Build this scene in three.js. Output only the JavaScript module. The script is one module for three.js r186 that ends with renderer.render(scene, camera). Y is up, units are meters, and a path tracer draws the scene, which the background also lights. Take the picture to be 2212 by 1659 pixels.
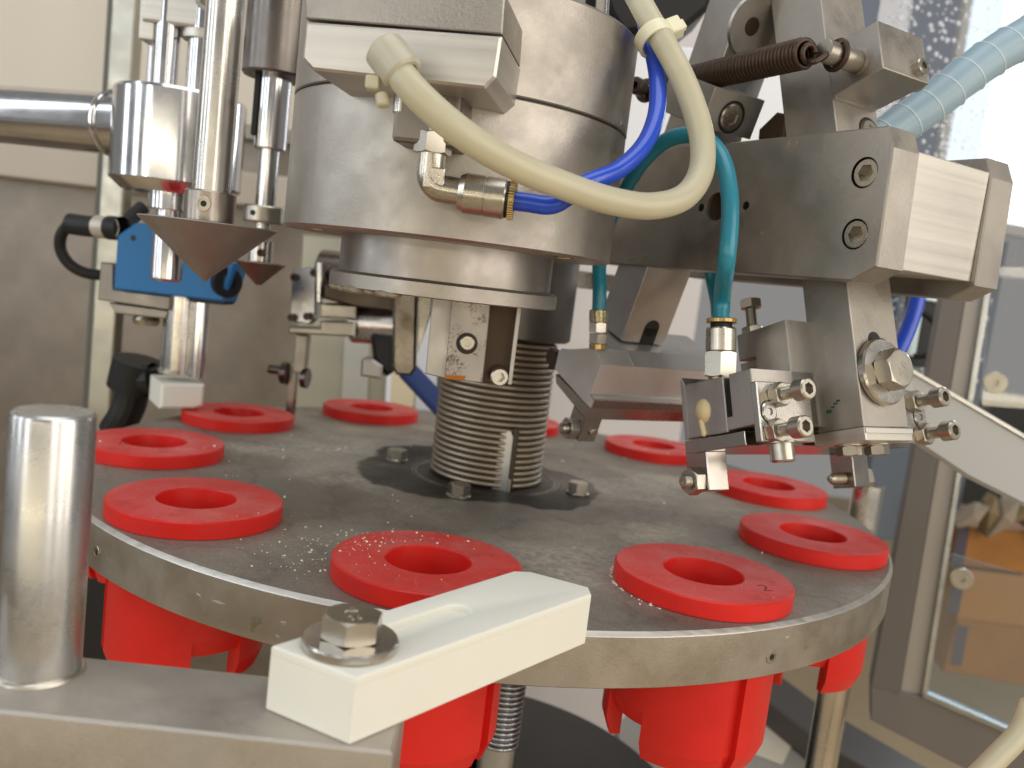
import * as THREE from 'three';
import { RoundedBoxGeometry } from 'three/addons/geometries/RoundedBoxGeometry.js';
import { mergeGeometries, toCreasedNormals } from 'three/addons/utils/BufferGeometryUtils.js';
import { RectAreaLightUniformsLib } from 'three/addons/lights/RectAreaLightUniformsLib.js';
import { TextGeometry } from 'three/addons/geometries/TextGeometry.js';
import { FontLoader } from 'three/addons/loaders/FontLoader.js';

// ---------------------------------------------------------------- camera, light, exposure
const MM = 0.001, V3 = THREE.Vector3;
const CAM = new V3(0, 142.72, 626.956);                                   // millimetres
const RIGHT = new V3(0.9929644, 0.11834458, 0.00403354), UP = new V3(-0.11706408, 0.9862082, -0.11700167), FWD = new V3(0.01782442, -0.11570631, -0.99312353);
const FOCAL = 1883.9, PW = 2212, PH = 1659;
const scene = new THREE.Scene();
const camera = new THREE.PerspectiveCamera(2 * Math.atan(PH / 2 / FOCAL) * 180 / Math.PI, 4 / 3, 0.02, 30);
camera.position.copy(CAM).multiplyScalar(MM);
camera.up.copy(UP);
camera.lookAt(CAM.clone().add(FWD.clone().multiplyScalar(100)).multiplyScalar(MM));
camera.focus = 0.385; camera.userData.fStop = 10;
camera.updateMatrixWorld();
const renderer = new THREE.WebGLRenderer({ antialias: true });
renderer.setSize(1024, 768);
renderer.toneMapping = THREE.LinearToneMapping;
renderer.toneMappingExposure = 0.96;
renderer.shadowMap.enabled = true;
scene.background = new THREE.Color().setRGB(0.26, 0.257, 0.252);           // the workshop all round
RectAreaLightUniformsLib.init();
function areaLight(name, pos, aim, w, h, color, intensity) {
  const l = new THREE.RectAreaLight(new THREE.Color().setRGB(...color), intensity, w, h);
  l.name = name; l.position.set(...pos); l.lookAt(...aim); scene.add(l); return l;
}
for (let i = 0; i < 3; i++) areaLight('daylight_right', [2.15 - i * .62, 0.62, 0.95 + i * .52], [0.1, 0.1, 0.1], 0.52, 1.7, [1, 0.92, 0.81], 4.5 - i * .45);   // sunlit openings to the right of the camera
for (let i = 0; i < 3; i++) areaLight('daylight_left', [-1.75 + i * .26, 0.75, 0.35 + i * .62], [0, 0.1, 0.1], 0.26, 1.6, [0.88, 0.94, 1], 4.0);                    // tall window panes to the left
areaLight('ceiling_light', [0.1, 1.9, 0.5], [0, 0, 0.1], 1.8, 1.0, [0.96, 0.98, 1], 2.2);
areaLight('floor_glare', [-0.6, -0.1, 2.2], [0, 0.1, 0.1], 2.6, 0.12, [1, 0.86, 0.58], 6);              // strips of sunlit floor behind the camera
areaLight('floor_glare', [-0.6, 0.42, 2.3], [0, 0.1, 0.1], 2.6, 0.10, [1, 0.9, 0.7], 4.5);

// ---------------------------------------------------------------- helpers
let seed = 7;
const rnd = () => { seed = (seed * 1664525 + 1013904223) >>> 0; return seed / 4294967296; };
const ray = (x, y) => FWD.clone().addScaledVector(RIGHT, (x - PW / 2) / FOCAL).addScaledVector(UP, -(y - PH / 2) / FOCAL);
const at = (x, y, d) => CAM.clone().addScaledVector(ray(x, y), d);
const onY = (x, y, Y) => { const d = ray(x, y); return CAM.clone().addScaledVector(d, (Y - CAM.y) / d.y); };
const view = (x0, y0, s) => (X, Y) => [(x0 + X / s) / (3840 / 2212), (y0 + Y / s) / (3840 / 2212)];
class Frame {
  constructor(o, yaw = 0, tilt = 0) {
    const a = yaw * Math.PI / 180, t = tilt * Math.PI / 180, h = new V3(Math.cos(a), 0, Math.sin(a)), y = new V3(0, 1, 0);
    this.o = o.clone();
    this.U = h.clone().multiplyScalar(Math.cos(t)).addScaledVector(y, Math.sin(t));
    this.V = y.clone().multiplyScalar(Math.cos(t)).addScaledVector(h, -Math.sin(t));
    this.T = this.U.clone().cross(this.V);
  }
  wor(u, v, t) { return this.o.clone().addScaledVector(this.U, u).addScaledVector(this.V, v).addScaledVector(this.T, t); }
  loc(p) { const q = p.clone().sub(this.o); return new V3(q.dot(this.U), q.dot(this.V), q.dot(this.T)); }
  on(axis, x, y, value) { const n = axis === 't' ? this.T : axis === 'u' ? this.U : this.V, d = ray(x, y); return this.loc(CAM.clone().addScaledVector(d, (value - CAM.clone().sub(this.o).dot(n)) / d.dot(n))); }
  poly(list, t, zoom) { return list.map(q => { const p = this.on('t', ...(zoom ? zoom(...q) : q), t); return [p.x, p.y]; }); }
}
const WORLD = new Frame(new V3());
const taken = {};
function numbered(name) { const n = taken[name] = (taken[name] ?? -1) + 1; return n ? name + '_' + String(n).padStart(3, '0') : name; }
function tag(o, label, category, group, kind) { if (label) o.userData.label = label; if (category) o.userData.category = category; if (group) o.userData.group = group; if (kind) o.userData.kind = kind; return o; }
function thing(name, label, category, frame = WORLD, group) {
  const g = new THREE.Group(); g.name = numbered(name); scene.add(g);
  g.position.copy(frame.o).multiplyScalar(MM);
  g.quaternion.setFromRotationMatrix(new THREE.Matrix4().makeBasis(frame.U, frame.V, frame.T));
  return tag(g, label, category, group);
}
function boxUV(g, tile = 0.1) {
  const p = g.attributes.position, uv = new Float32Array(p.count * 2), a = new V3(), b = new V3(), c = new V3();
  for (let i = 0; i < p.count; i += 3) {
    a.fromBufferAttribute(p, i); b.fromBufferAttribute(p, i + 1).sub(a); c.fromBufferAttribute(p, i + 2).sub(a);
    const n = b.cross(c), ax = Math.abs(n.x), ay = Math.abs(n.y), az = Math.abs(n.z);
    for (let k = 0; k < 3; k++) {
      const x = p.getX(i + k), y = p.getY(i + k), z = p.getZ(i + k);
      const [s, t] = ax >= ay && ax >= az ? [z, y] : ay >= az ? [x, z] : [x, y];
      uv[(i + k) * 2] = s / tile + 0.37; uv[(i + k) * 2 + 1] = t / tile + 0.21;
    }
  }
  g.setAttribute('uv', new THREE.BufferAttribute(uv, 2));
  return g;
}
function geom(list, opt = {}) {
  const gs = (Array.isArray(list) ? list : [list]).flat(9).map(g => {
    const n = g.index ? g.toNonIndexed() : g;
    for (const k of Object.keys(n.attributes)) if (!['position', 'normal'].includes(k)) n.deleteAttribute(k);
    n.clearGroups(); return n;
  });
  let g = gs.length > 1 ? mergeGeometries(gs) : gs[0];
  if (!opt.smooth) g = toCreasedNormals(g, opt.crease ?? 0.35);
  g.scale(MM, MM, MM);
  return boxUV(g, opt.tile ?? 0.1);
}
function part(name, list, material, parent, opt = {}) {
  const m = new THREE.Mesh(geom(list, opt), material);
  m.name = parent === scene ? numbered(name) : name; m.castShadow = m.receiveShadow = true; parent.add(m);
  if (opt.label) m.userData.label = opt.label;
  if (/smear|residue|knurling|ribbed/.test(name)) m.userData.kind = 'stuff';                    // too small to pick apart singly
  return m;
}
// geometry in millimetres, axes (u, v, t) of the thing's frame
const bx = (u0, u1, v0, v1, t0, t1, r = 0.4) => { const w = Math.abs(u1 - u0), h = Math.abs(v1 - v0), d = Math.abs(t1 - t0); return new RoundedBoxGeometry(w, h, d, 1, Math.min(r, w * .4, h * .4, d * .4)).translate((u0 + u1) / 2, (v0 + v1) / 2, (t0 + t1) / 2); };
function ext(poly, t0, thick, bev = 0.4, holes = [], curve = 24) {
  const s = new THREE.Shape(poly.map(p => new THREE.Vector2(p[0], p[1])));
  for (const [x, y, r, sy = r] of holes) { const h = new THREE.Path(); h.absellipse(x, y, r, sy, 0, Math.PI * 2, true); s.holes.push(h); }
  return new THREE.ExtrudeGeometry(s, { depth: thick - 2 * bev, bevelEnabled: bev > 0, bevelThickness: bev, bevelSize: bev, bevelOffset: -bev, bevelSegments: 1, curveSegments: curve }).translate(0, 0, t0 - thick + bev);
}
const YUP = new V3(0, 1, 0);
const place = (g, pos, dir = YUP) => g.applyQuaternion(new THREE.Quaternion().setFromUnitVectors(YUP, (dir.isVector3 ? dir.clone() : new V3(...dir)).normalize())).translate(...(pos.isVector3 ? pos.toArray() : pos));
const lat = (profile, pos = [0, 0, 0], dir = YUP, seg = 64) => place(new THREE.LatheGeometry(profile.map(p => new THREE.Vector2(p[0], p[1])), seg), pos, dir);
const cyl = (r, len, pos, dir = YUP, ch = 0.4, seg = 48) => lat([[0, 0], [r - ch, 0], [r, ch], [r, len - ch], [r - ch, len], [0, len]], pos, dir, seg);
const ring = (ri, ro, len, pos, dir, ch = 0.4, seg = 56) => lat([[ri, 0], [ro - ch, 0], [ro, ch], [ro, len - ch], [ro - ch, len], [ri, len], [ri, 0]], pos, dir, seg);
function hex(af, h, pos, dir, bore = 0, turn = 0) {                       // a hexagon with its corners turned off
  const R = af / Math.sqrt(3), g = [], N = 12, pts = [];
  for (let i = 0; i < 6; i++) { const a = turn + i * Math.PI / 3; pts.push([Math.cos(a) * R, Math.sin(a) * R]); }
  const rr = af / 2, ch = R - rr;
  const pos3 = [], push = (a, b, c) => pos3.push(...a, ...b, ...c);
  for (let i = 0; i < 6; i++) for (let k = 0; k < N; k++) {
    const P = q => { const a = pts[i], b = pts[(i + 1) % 6]; return [a[0] + (b[0] - a[0]) * q, a[1] + (b[1] - a[1]) * q]; };
    const A = P(k / N), B = P((k + 1) / N), f = q => (Math.hypot(...q) - rr) * 0.55;
    const at3 = (q, y) => [q[0], y, -q[1]], c = q => { const l = Math.hypot(...q), s = Math.min(1, rr * 0.97 / l); return [q[0] * s, q[1] * s]; };
    const d = q => { const l = Math.hypot(...q); return [q[0] / l * bore, q[1] / l * bore]; };
    const a0 = at3(A, f(A)), b0 = at3(B, f(B)), a1 = at3(A, h - f(A) - .1), b1 = at3(B, h - f(B) - .1), a2 = at3(c(A), h), b2 = at3(c(B), h), az = at3(c(A), 0), bz = at3(c(B), 0), a3 = at3(d(A), h), b3 = at3(d(B), h);
    push(a0, b0, b1); push(a0, b1, a1); push(a1, b1, b2); push(a1, b2, a2); push(a2, b2, b3); if (bore) push(a2, b3, a3); push(az, bz, b0); push(az, b0, a0); push(at3(d(A), 0), bz, az); if (bore) { push(at3(d(A), 0), at3(d(B), 0), bz); push(a3, b3, at3(d(B), h * .3)); push(a3, at3(d(B), h * .3), at3(d(A), h * .3)); }
  }
  const geo = new THREE.BufferGeometry(); geo.setAttribute('position', new THREE.Float32BufferAttribute(pos3, 3)); geo.computeVertexNormals();
  g.push(place(geo, pos, dir)); return g;
}
function socket(r, h, pos, dir, af = r * 1.0, deep = h * .55) {           // cap screw head with a hexagon socket
  const o = [], s = new THREE.Shape(); s.absarc(0, 0, r * 0.86, 0, Math.PI * 2);
  const p = new THREE.Path(); for (let i = 0; i <= 6; i++) { const a = -i * Math.PI / 3, x = Math.cos(a) * af / 1.732, y = Math.sin(a) * af / 1.732; i ? p.lineTo(x, y) : p.moveTo(x, y); } s.holes.push(p);
  const top = new THREE.ExtrudeGeometry(s, { depth: deep, bevelEnabled: false, curveSegments: 32 }).rotateX(-Math.PI / 2).translate(0, h - deep, 0);
  o.push(place(top, pos, dir));
  o.push(lat([[0, 0], [r, 0], [r, h - r * .14], [r * .86, h]], pos, dir, 48));
  o.push(lat([[0, h - deep], [r * .8, h - deep]].reverse(), pos, dir, 24));
  return o;
}
function thread(r, len, pitch, pos, dir, seg = 36) {
  const pr = [[0, 0]]; const n = Math.round(len / pitch);
  for (let i = 0; i < n; i++) { const y = i * pitch; pr.push([r * .86, y + .02], [r * .86, y + pitch * .2], [r, y + pitch * .5], [r, y + pitch * .6], [r * .86, y + pitch * .9]); }
  pr.push([r * .8, len], [0, len]); return lat(pr, pos, dir, seg);
}
function tube(pts, r, seg = 160, rad = 20) { return new THREE.TubeGeometry(new THREE.CatmullRomCurve3(pts.map(p => p.isVector3 ? p : new V3(...p)), false, 'centripetal'), seg, r, rad); }
const hose = list => list.map(q => at(...q));

// ---------------------------------------------------------------- textures and materials
function lattice(n, s) { let k = s; const r = () => { k = (k * 1103515245 + 12345) >>> 0; return (k >>> 8) / 16777216; }; const a = new Float32Array(n * n); for (let i = 0; i < n * n; i++) a[i] = r(); return a; }
function noise(n, s) { const a = lattice(n, s); return (x, y) => { x *= n; y *= n; const i = Math.floor(x), j = Math.floor(y), f = x - i, g = y - j, u = f * f * (3 - 2 * f), w = g * g * (3 - 2 * g), at = (p, q) => a[((q % n + n) % n) * n + (p % n + n) % n]; return (at(i, j) * (1 - u) + at(i + 1, j) * u) * (1 - w) + (at(i, j + 1) * (1 - u) + at(i + 1, j + 1) * u) * w; }; }
function fbm(n, s, oct = 4) { const f = []; for (let i = 0; i < oct; i++) f.push(noise(n << i, s + i * 17)); return (x, y) => { let v = 0, a = .5, t = 0; for (const q of f) { v += q(x, y) * a; t += a; a *= .55; } return v / t; }; }
function tex(w, h, fn, srgb = false) {
  const d = new Uint8Array(w * h * 4);
  for (let y = 0; y < h; y++) for (let x = 0; x < w; x++) { const c = fn(x / w, y / h), o = (y * w + x) * 4; for (let k = 0; k < 3; k++) d[o + k] = Math.max(0, Math.min(255, Math.round((c.length ? c[k] : c) * 255))); d[o + 3] = 255; }
  const t = new THREE.DataTexture(d, w, h); t.wrapS = t.wrapT = THREE.RepeatWrapping; t.magFilter = THREE.LinearFilter; t.minFilter = THREE.LinearMipmapLinearFilter; t.generateMipmaps = true; if (srgb) t.colorSpace = THREE.SRGBColorSpace; t.needsUpdate = true; return t;
}
const S = 512, nA = fbm(4, 11, 6), nB = fbm(8, 23, 5), nC = noise(256, 5), nD = noise(128, 91);
const smudgeMap = tex(S, S, (x, y) => { const a = nA(x, y), g = nC(x, y); const v = 0.80 + 0.32 * (a - .5) + 0.07 * (g - .5) + .1; return [v, v * .995, v * .985]; });
const smudgeRough = tex(S, S, (x, y) => { const v = 0.72 + 0.5 * (nB(x, y) - .5) + .12 * (nC(x, y) - .5); return [v, v, v]; });
const lattice1 = lattice(32, 33), lattice2 = (f => y => f(.3, y))(noise(64, 34));
const brushMap = tex(S, S, (x, y) => { const v = .86 + .045 * (lattice1[Math.floor(y * 512)] - .5) + .15 * (lattice2(y) - .5) + .08 * (nA(x, y) - .5) + .03 * (nC(x * .1, y) - .5); return [v, v, v]; });
const brushRough = tex(S, S, (x, y) => { const v = .76 + .06 * (lattice1[Math.floor(y * 512)] - .5) + .16 * (lattice2(y) - .5) + .2 * (nB(x, y) - .5); return [v, v, v]; });
const fineBump = tex(S, S, (x, y) => .5 + .5 * (nC(x, y) - .5) + .4 * (nD(x, y) - .5));
const scratch = (() => { const n = 512, a = new Float32Array(n * n); for (let i = 0; i < 260; i++) { let x = rnd() * n, y = rnd() * n; const t = rnd() * 6.28, l = 10 + rnd() * 70, b = .25 + rnd() * .6, w = (rnd() - .5) * .02; for (let k = 0; k < l; k++) { x += Math.cos(t + w * k); y += Math.sin(t + w * k); a[((Math.floor(y) % n + n) % n) * n + (Math.floor(x) % n + n) % n] = b * Math.sin(Math.PI * k / l); } } return (x, y) => a[Math.floor(y * n) % n * n + Math.floor(x * n) % n]; })();
const std = (o) => new THREE.MeshPhysicalMaterial(o);
const metal = (hexc, rough, o = {}) => std({ color: hexc, metalness: 1, roughness: rough, map: smudgeMap, roughnessMap: smudgeRough, ...o });
const M = {
  steel: metal('#b4aea6', .66, { bumpMap: fineBump, bumpScale: 0.00006 }),
  jaw: metal('#bab6b1', .60),
  brushed: metal('#dbd6cd', .58, { map: brushMap, roughnessMap: brushRough }),
  bar: metal('#c6c0b8', .85, { bumpMap: fineBump, bumpScale: .00005 }),
  polished: metal('#d0ccc6', .34),
  chrome: metal('#dcdcde', .19),
  hard: metal('#c4beb2', .44),
  nickel: metal('#cfc9bd', .40),
  brass: metal('#bda670', .38),
  dark: std({ color: '#1c1a19', roughness: .6, metalness: .2 }),
  black: std({ color: '#0b0b0c', roughness: .5 }),
  rubber: std({ color: '#151516', roughness: .55, bumpMap: fineBump, bumpScale: .00008 }),
  rust: std({ color: '#4b3a2e', roughness: .55, metalness: .55, map: smudgeMap, roughnessMap: smudgeRough }),
  rustStain: std({ color: '#a5621c', roughness: .85 }),
  red: std({ color: '#d8261f', roughness: .5, map: tex(S, S, (x, y) => { const a = nA(x, y), s = scratch(x, y), v = .92 + .2 * (a - .5); return [v + s * .1, v + s * .9 + .1 * Math.max(0, a - .55), v + s * .8 + .1 * Math.max(0, a - .55)]; }), roughnessMap: smudgeRough, specularIntensity: .7 }),
  redTop: std({ color: '#ffffff', roughness: .62, map: tex(S, S, (x, y) => { const a = nA(x, y), b = nB(x, y), s = scratch(x, y), d = Math.max(0, Math.min(1, (a - .36) * 2.2)), g = Math.max(0, b - .66) * .9; return [.84 - g * .6 + s * .12, .22 + d * .19 - g * .1 + s * .4, .20 + d * .19 - g * .1 + s * .35]; }, true), roughnessMap: smudgeRough }),
  white: std({ color: '#efeee4', roughness: .48, map: tex(256, 256, (x, y) => { const v = .96 + .05 * (nA(x, y) - .5); return [v, v, v * .99]; }) }),
  cream: std({ color: '#e2dcc2', roughness: .42, transmission: .35, thickness: 0, map: tex(256, 256, (x, y) => { const v = .95 + .16 * (nA(x, y) - .5); return [v, v * 1.0, v * .97]; }), clearcoat: .35, clearcoatRoughness: .25 }),
  tie: std({ color: '#e4dfc2', roughness: .4 }),
  blue: std({ color: '#1346c4', roughness: .28, clearcoat: .4, clearcoatRoughness: .2 }),
  teal: std({ color: '#2488a0', roughness: .30, clearcoat: .3, clearcoatRoughness: .25 }),
  blueBox: std({ color: '#1a70ae', roughness: .5 }),
  pane: std({ color: '#ffffff', roughness: .02, transmission: 1, thickness: 0, ior: 1.49 }),
  frost: std({ color: '#a9c2cf', roughness: .3, transmission: .22, thickness: 0, ior: 1.45 }),
};

// ---------------------------------------------------------------- the turntable
const R = 277.2;
{
  const stain = fbm(6, 41, 5), wisp = fbm(10, 77, 5), spot = noise(220, 13), dust = fbm(5, 19, 5);
  const topMap = tex(2048, 2048, (u, v) => {
    const x = (u - .5) * 600, z = (v - .5) * 600, r = Math.hypot(x, z), a = Math.atan2(z, x), f = stain(u, v), w = wisp(u, v);
    let c = [.70, .67, .625];
    const k = .86 + .34 * (f - .5) + .10 * (nC(u * 3, v * 3) - .5) + .14 * (w - .5); c = c.map(q => q * k);
    const edge = 84 + 70 * (f - .5) + 10 * Math.sin(a * 3 + 1) + 8 * (w - .5), oil = 1 - Math.min(1, Math.max(0, (r - edge) / 3));   // old oil round the column
    const m =   .56 + .36 * (w - .5); c = c.map((q, i) => q * (1 - oil * (1 - m)));
    const veil = Math.max(0, f - .52) * 3 * Math.max(0, 1 - Math.abs(r - 165) / 60); c = [c[0] + veil * .10, c[1] + veil * .09, c[2] + veil * .06];
    const tide = Math.exp(-Math.pow((w - .5) * 40, 2)) * .08 * (r > edge ? 1 : .2); c = c.map(q => q - tide * .5);
    const chalk = Math.max(0, dust(u, v) - .60) * 2.2 * (.4 + spot(u, v)); c = c.map(q => q + chalk * .28);
    const s = scratch(u * 2.5 % 1, v * 2.5 % 1); return c.map(q => q + s * .05);
  }, true);
  const topRough = tex(1024, 1024, (u, v) => { const x = (u - .5) * 600, z = (v - .5) * 600, r = Math.hypot(x, z), f = stain(u, v), q = .58 + .30 * (f - .5) + .1 * (nC(u * 2, v * 2) - .5) - (r < 100 + 26 * (f - .5) ? .06 : 0); return [q, q, q]; });
  const topMat = std({ color: '#ffffff', metalness: .8, roughness: 1.15, map: topMap, roughnessMap: topRough, bumpMap: fineBump, bumpScale: .00003 });
  const t = thing('turntable', 'round grey steel turntable carrying the ring of red cup holders', 'turntable');
  const face = new THREE.Shape(); face.absarc(0, 0, R - 2.2, 0, Math.PI * 2); for (let k = 0; k < 10; k++) { const q = -0.09728 + k * Math.PI / 5, h = new THREE.Path(); h.absarc(Math.sin(q) * 228.73, -Math.cos(q) * 228.73, 42.3, 0, Math.PI * 2, true); face.holes.push(h); }
  const g = new THREE.ShapeGeometry(face, 128).rotateX(-Math.PI / 2);
  { const m = new THREE.Mesh(g.scale(MM, MM, MM), topMat); m.name = 'table_top'; m.castShadow = m.receiveShadow = true; const p = g.attributes.position, uv = g.attributes.uv; for (let i = 0; i < p.count; i++) uv.setXY(i, p.getX(i) / .6 + .5, p.getZ(i) / .6 + .5); t.add(m); }
  part('rim', new THREE.LatheGeometry([[0, -25.5], [R - 1, -25.5], [R, -24.8], [R, -2]].map(p => new THREE.Vector2(...p)), 320), metal('#bab2a7', .62, { bumpMap: fineBump, bumpScale: .00005 }), t);
  const wob = new THREE.LatheGeometry([[R, -2], [R - .4, -1.4], [R - 2, -.2], [R - 2.2, 0]].map(p => new THREE.Vector2(...p)), 640);
  { const p = wob.attributes.position; for (let i = 0; i < p.count; i++) { const a = Math.atan2(p.getZ(i), p.getX(i)), k = .35 * (nD(a / 6.2832 * 8, .3) - .5), r = Math.hypot(p.getX(i), p.getZ(i)); p.setXYZ(i, p.getX(i) * (1 + k / r), p.getY(i), p.getZ(i) * (1 + k / r)); } }
  part('chamfer', wob, M.brushed, t);
  part('ring_groove', [lat([[50.5, .15], [51.2, .35], [51.9, .15]], [0, 0, 0], YUP, 128), lat([[53.3, .12], [53.8, .25], [54.3, .12]], [0, 0, 0], YUP, 128)], metal('#8f897f', .4), t);
  for (const d of [194.7, 103.3, 19.2, 285]) { const a = d * Math.PI / 180, p = [Math.cos(a) * 70, 0, Math.sin(a) * 70]; const b = part('bolt', [hex(13, 7, [p[0], 1.7, p[2]], YUP, 0, d * .07), cyl(8.2, 1.7, p)], M.hard, t); }
  { // smears of grease and product on the rim
    const smear = (list, mat, name) => { const g = []; for (const [x, y, sx, sy] of list) { const d = ray(x, y); let lo = 250, hi = 700; for (let i = 0; i < 60; i++) { const m = (lo + hi) / 2, q = CAM.clone().addScaledVector(d, m); Math.hypot(q.x, q.z) > R ? lo = m : hi = m; } const q = CAM.clone().addScaledVector(d, lo), a = Math.atan2(q.x, q.z);
      for (let k = 0; k < 9; k++) { const s = new THREE.IcosahedronGeometry(1, 1); s.scale(sx * (.3 + rnd() * .7), sy * (.3 + rnd() * .7), .12); s.rotateZ((rnd() - .5) * .8); s.translate((rnd() - .5) * sx * 2.4, (rnd() - .5) * sy * 2.4, 0).rotateY(a).translate(q.x, q.y, q.z); g.push(s); } } part(name, g, mat, t); };
    smear([[556, 1350, 2.2, 2.6], [1742, 1398, 1.2, .9]], std({ color: '#8a8463', roughness: .55, transparent: true, opacity: .55 }), 'grease_smear');
    smear([[470, 1300, 3.2, .35], [430, 1285, 1.5, .3], [612, 1345, .8, .5], [600, 1375, .7, .4], [668, 1362, .5, .5], [1700, 1376, 1, .4]], std({ color: '#c9c8bb', roughness: .7, transparent: true, opacity: .6 }), 'product_smear');
  }
  for (const [x, y] of [[209, 1193], [1667, 1419]]) {                     // grub screws in the rim
    const d = ray(x, y); let lo = 250, hi = 700; for (let i = 0; i < 60; i++) { const m = (lo + hi) / 2, q = CAM.clone().addScaledVector(d, m); Math.hypot(q.x, q.z) > R ? lo = m : hi = m; }
    const q = CAM.clone().addScaledVector(d, lo), n = new V3(q.x, 0, q.z).normalize();
    part('grub_screw', [ring(2.1, 3.5, .5, q.clone().addScaledVector(n, -.1), n, .15), ring(1.5, 2.1, .3, q.clone().addScaledVector(n, -.1), n, .1)], M.hard, t); part('screw_hole', cyl(1.6, .2, q.clone().addScaledVector(n, -.05), n, .05), M.black, t);
  }
}
// ---------------------------------------------------------------- the red cup holders
function cupBody(H = 79) {
  const half = Math.PI / 180, steps = [];
  const prof = a => { const d = ((a % 180) + 180) % 180, q = ((a % 360) + 360) % 360; const groove = d < 5 || d > 175, notch = (q > 82 && q < 118) || (q > 262 && q < 298); return [groove ? 38.2 : 41.5, notch ? -(H - 16) : -H]; };
  for (let a = 0; a < 360; a += 3) steps.push([a, prof(a + .01)]);
  for (const b of [5, 82, 118, 175, 185, 262, 298, 355]) { steps.push([b - .01, prof(b - .3)], [b + .01, prof(b + .3)]); }
  steps.sort((p, q) => p[0] - q[0]); steps.push([360, steps[0][1]]);
  const pos = [], P = (a, r, y) => [Math.cos(a * half) * r, y, -Math.sin(a * half) * r], quad = (a, b, c, d) => pos.push(...a, ...b, ...c, ...a, ...c, ...d);
  for (let i = 0; i + 1 < steps.length; i++) {
    const [a, [r, y]] = steps[i], [b, [s, z]] = steps[i + 1], ri = 33, c = 9;
    quad(P(a, r, -24), P(a, r, y + c), P(b, s, z + c), P(b, s, -24));
    quad(P(a, r, y + c), P(a, r - 3.4, y), P(b, s - 3.4, z), P(b, s, z + c));
    quad(P(a, r - 3.4, y), P(a, ri, y), P(b, ri, z), P(b, s - 3.4, z));
    quad(P(a, ri, y), P(a, ri, -24), P(b, ri, -24), P(b, ri, z));
  }
  const g = new THREE.BufferGeometry(); g.setAttribute('position', new THREE.Float32BufferAttribute(pos, 3)); g.computeVertexNormals(); return g;
}
const PUCK = 228.73, PH0 = -0.09728, holders = [];
{
  const make = () => {
    const t = thing('cup_holder', '', 'cup holder', WORLD, 'red cup holders round the turntable');
    part('flange', lat([[0, -19.5], [14, -19], [17.6, -14], [19.3, -2], [20.2, 8.3], [20.7, 8.95], [44.2, 8.95], [45, 8.2], [45, .35], [44.6, .1]], [0, 0, 0], YUP, 128), M.red, t);
    part('top_face', ring(20.9, 44.1, .06, [0, 8.93, 0], YUP, .02, 128), M.redTop, t);
    part('cup', cupBody(), M.red, t);
    return t;
  };
  const proto = make(); scene.remove(proto);
  const info = [                                                        // station, turn of the body, label
    [0, 150, 'red cup holder nearest the camera, half behind the white guide block'], [1, 69, 'red cup holder right of the white block, with a faint handwritten 2 on top'],
    [2, 20, 'red cup holder at the right edge of the turntable, in front of the steel post'], [3, 60, 'red cup holder behind the right one, under the near sealing jaw'],
    [4, 80, 'red cup holder in the right background, under the rear ribbed jaw'], [5, 10, 'red cup holder mostly hidden behind the threaded column, only a sliver showing'],
    [6, 40, 'small far red cup holder left of the threaded column'], [7, 75, 'red cup holder at the back left, below the small white block'],
    [8, 120, 'red cup holder with pale scrape marks on its rim, behind the steel pin at left'], [9, 149, 'red cup holder at the front left, under the steel cone'],
  ];
  info.forEach(([k, turn, label], i) => {
    const a = PH0 + k * Math.PI / 5, t = i ? proto.clone() : proto; if (i) { t.name = numbered('cup_holder'); } scene.add(t);
    t.position.set(Math.sin(a) * PUCK * MM, 0, Math.cos(a) * PUCK * MM); t.rotation.y = turn * Math.PI / 180; t.userData.label = label; holders.push(t);
  });
}
{ // faint handwritten marks on two of the holders
  const font = await new FontLoader().loadAsync('fonts/droid/droid_sans_regular.typeface.json'), ink = std({ color: '#6e1a16', roughness: .7 });
  const mark = (k, x, y, text, size, turn) => { const h = holders[k], p = onY(x, y, 9.0), g = new TextGeometry(text, { font, size, depth: .05, curveSegments: 6 }); g.translate(-size * .3, -size * .5, 0).rotateX(-Math.PI / 2).rotateY(turn).translate(p.x - h.position.x / MM, 9.0, p.z - h.position.z / MM).rotateY(-h.rotation.y); part('mark', g, ink, h); };
  mark(1, 1587, 1282, '2', 8, -.5); mark(1, 1452, 1213, '2', 4.5, .2); mark(8, 333, 968, '0', 8, 1.4);
}
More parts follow.
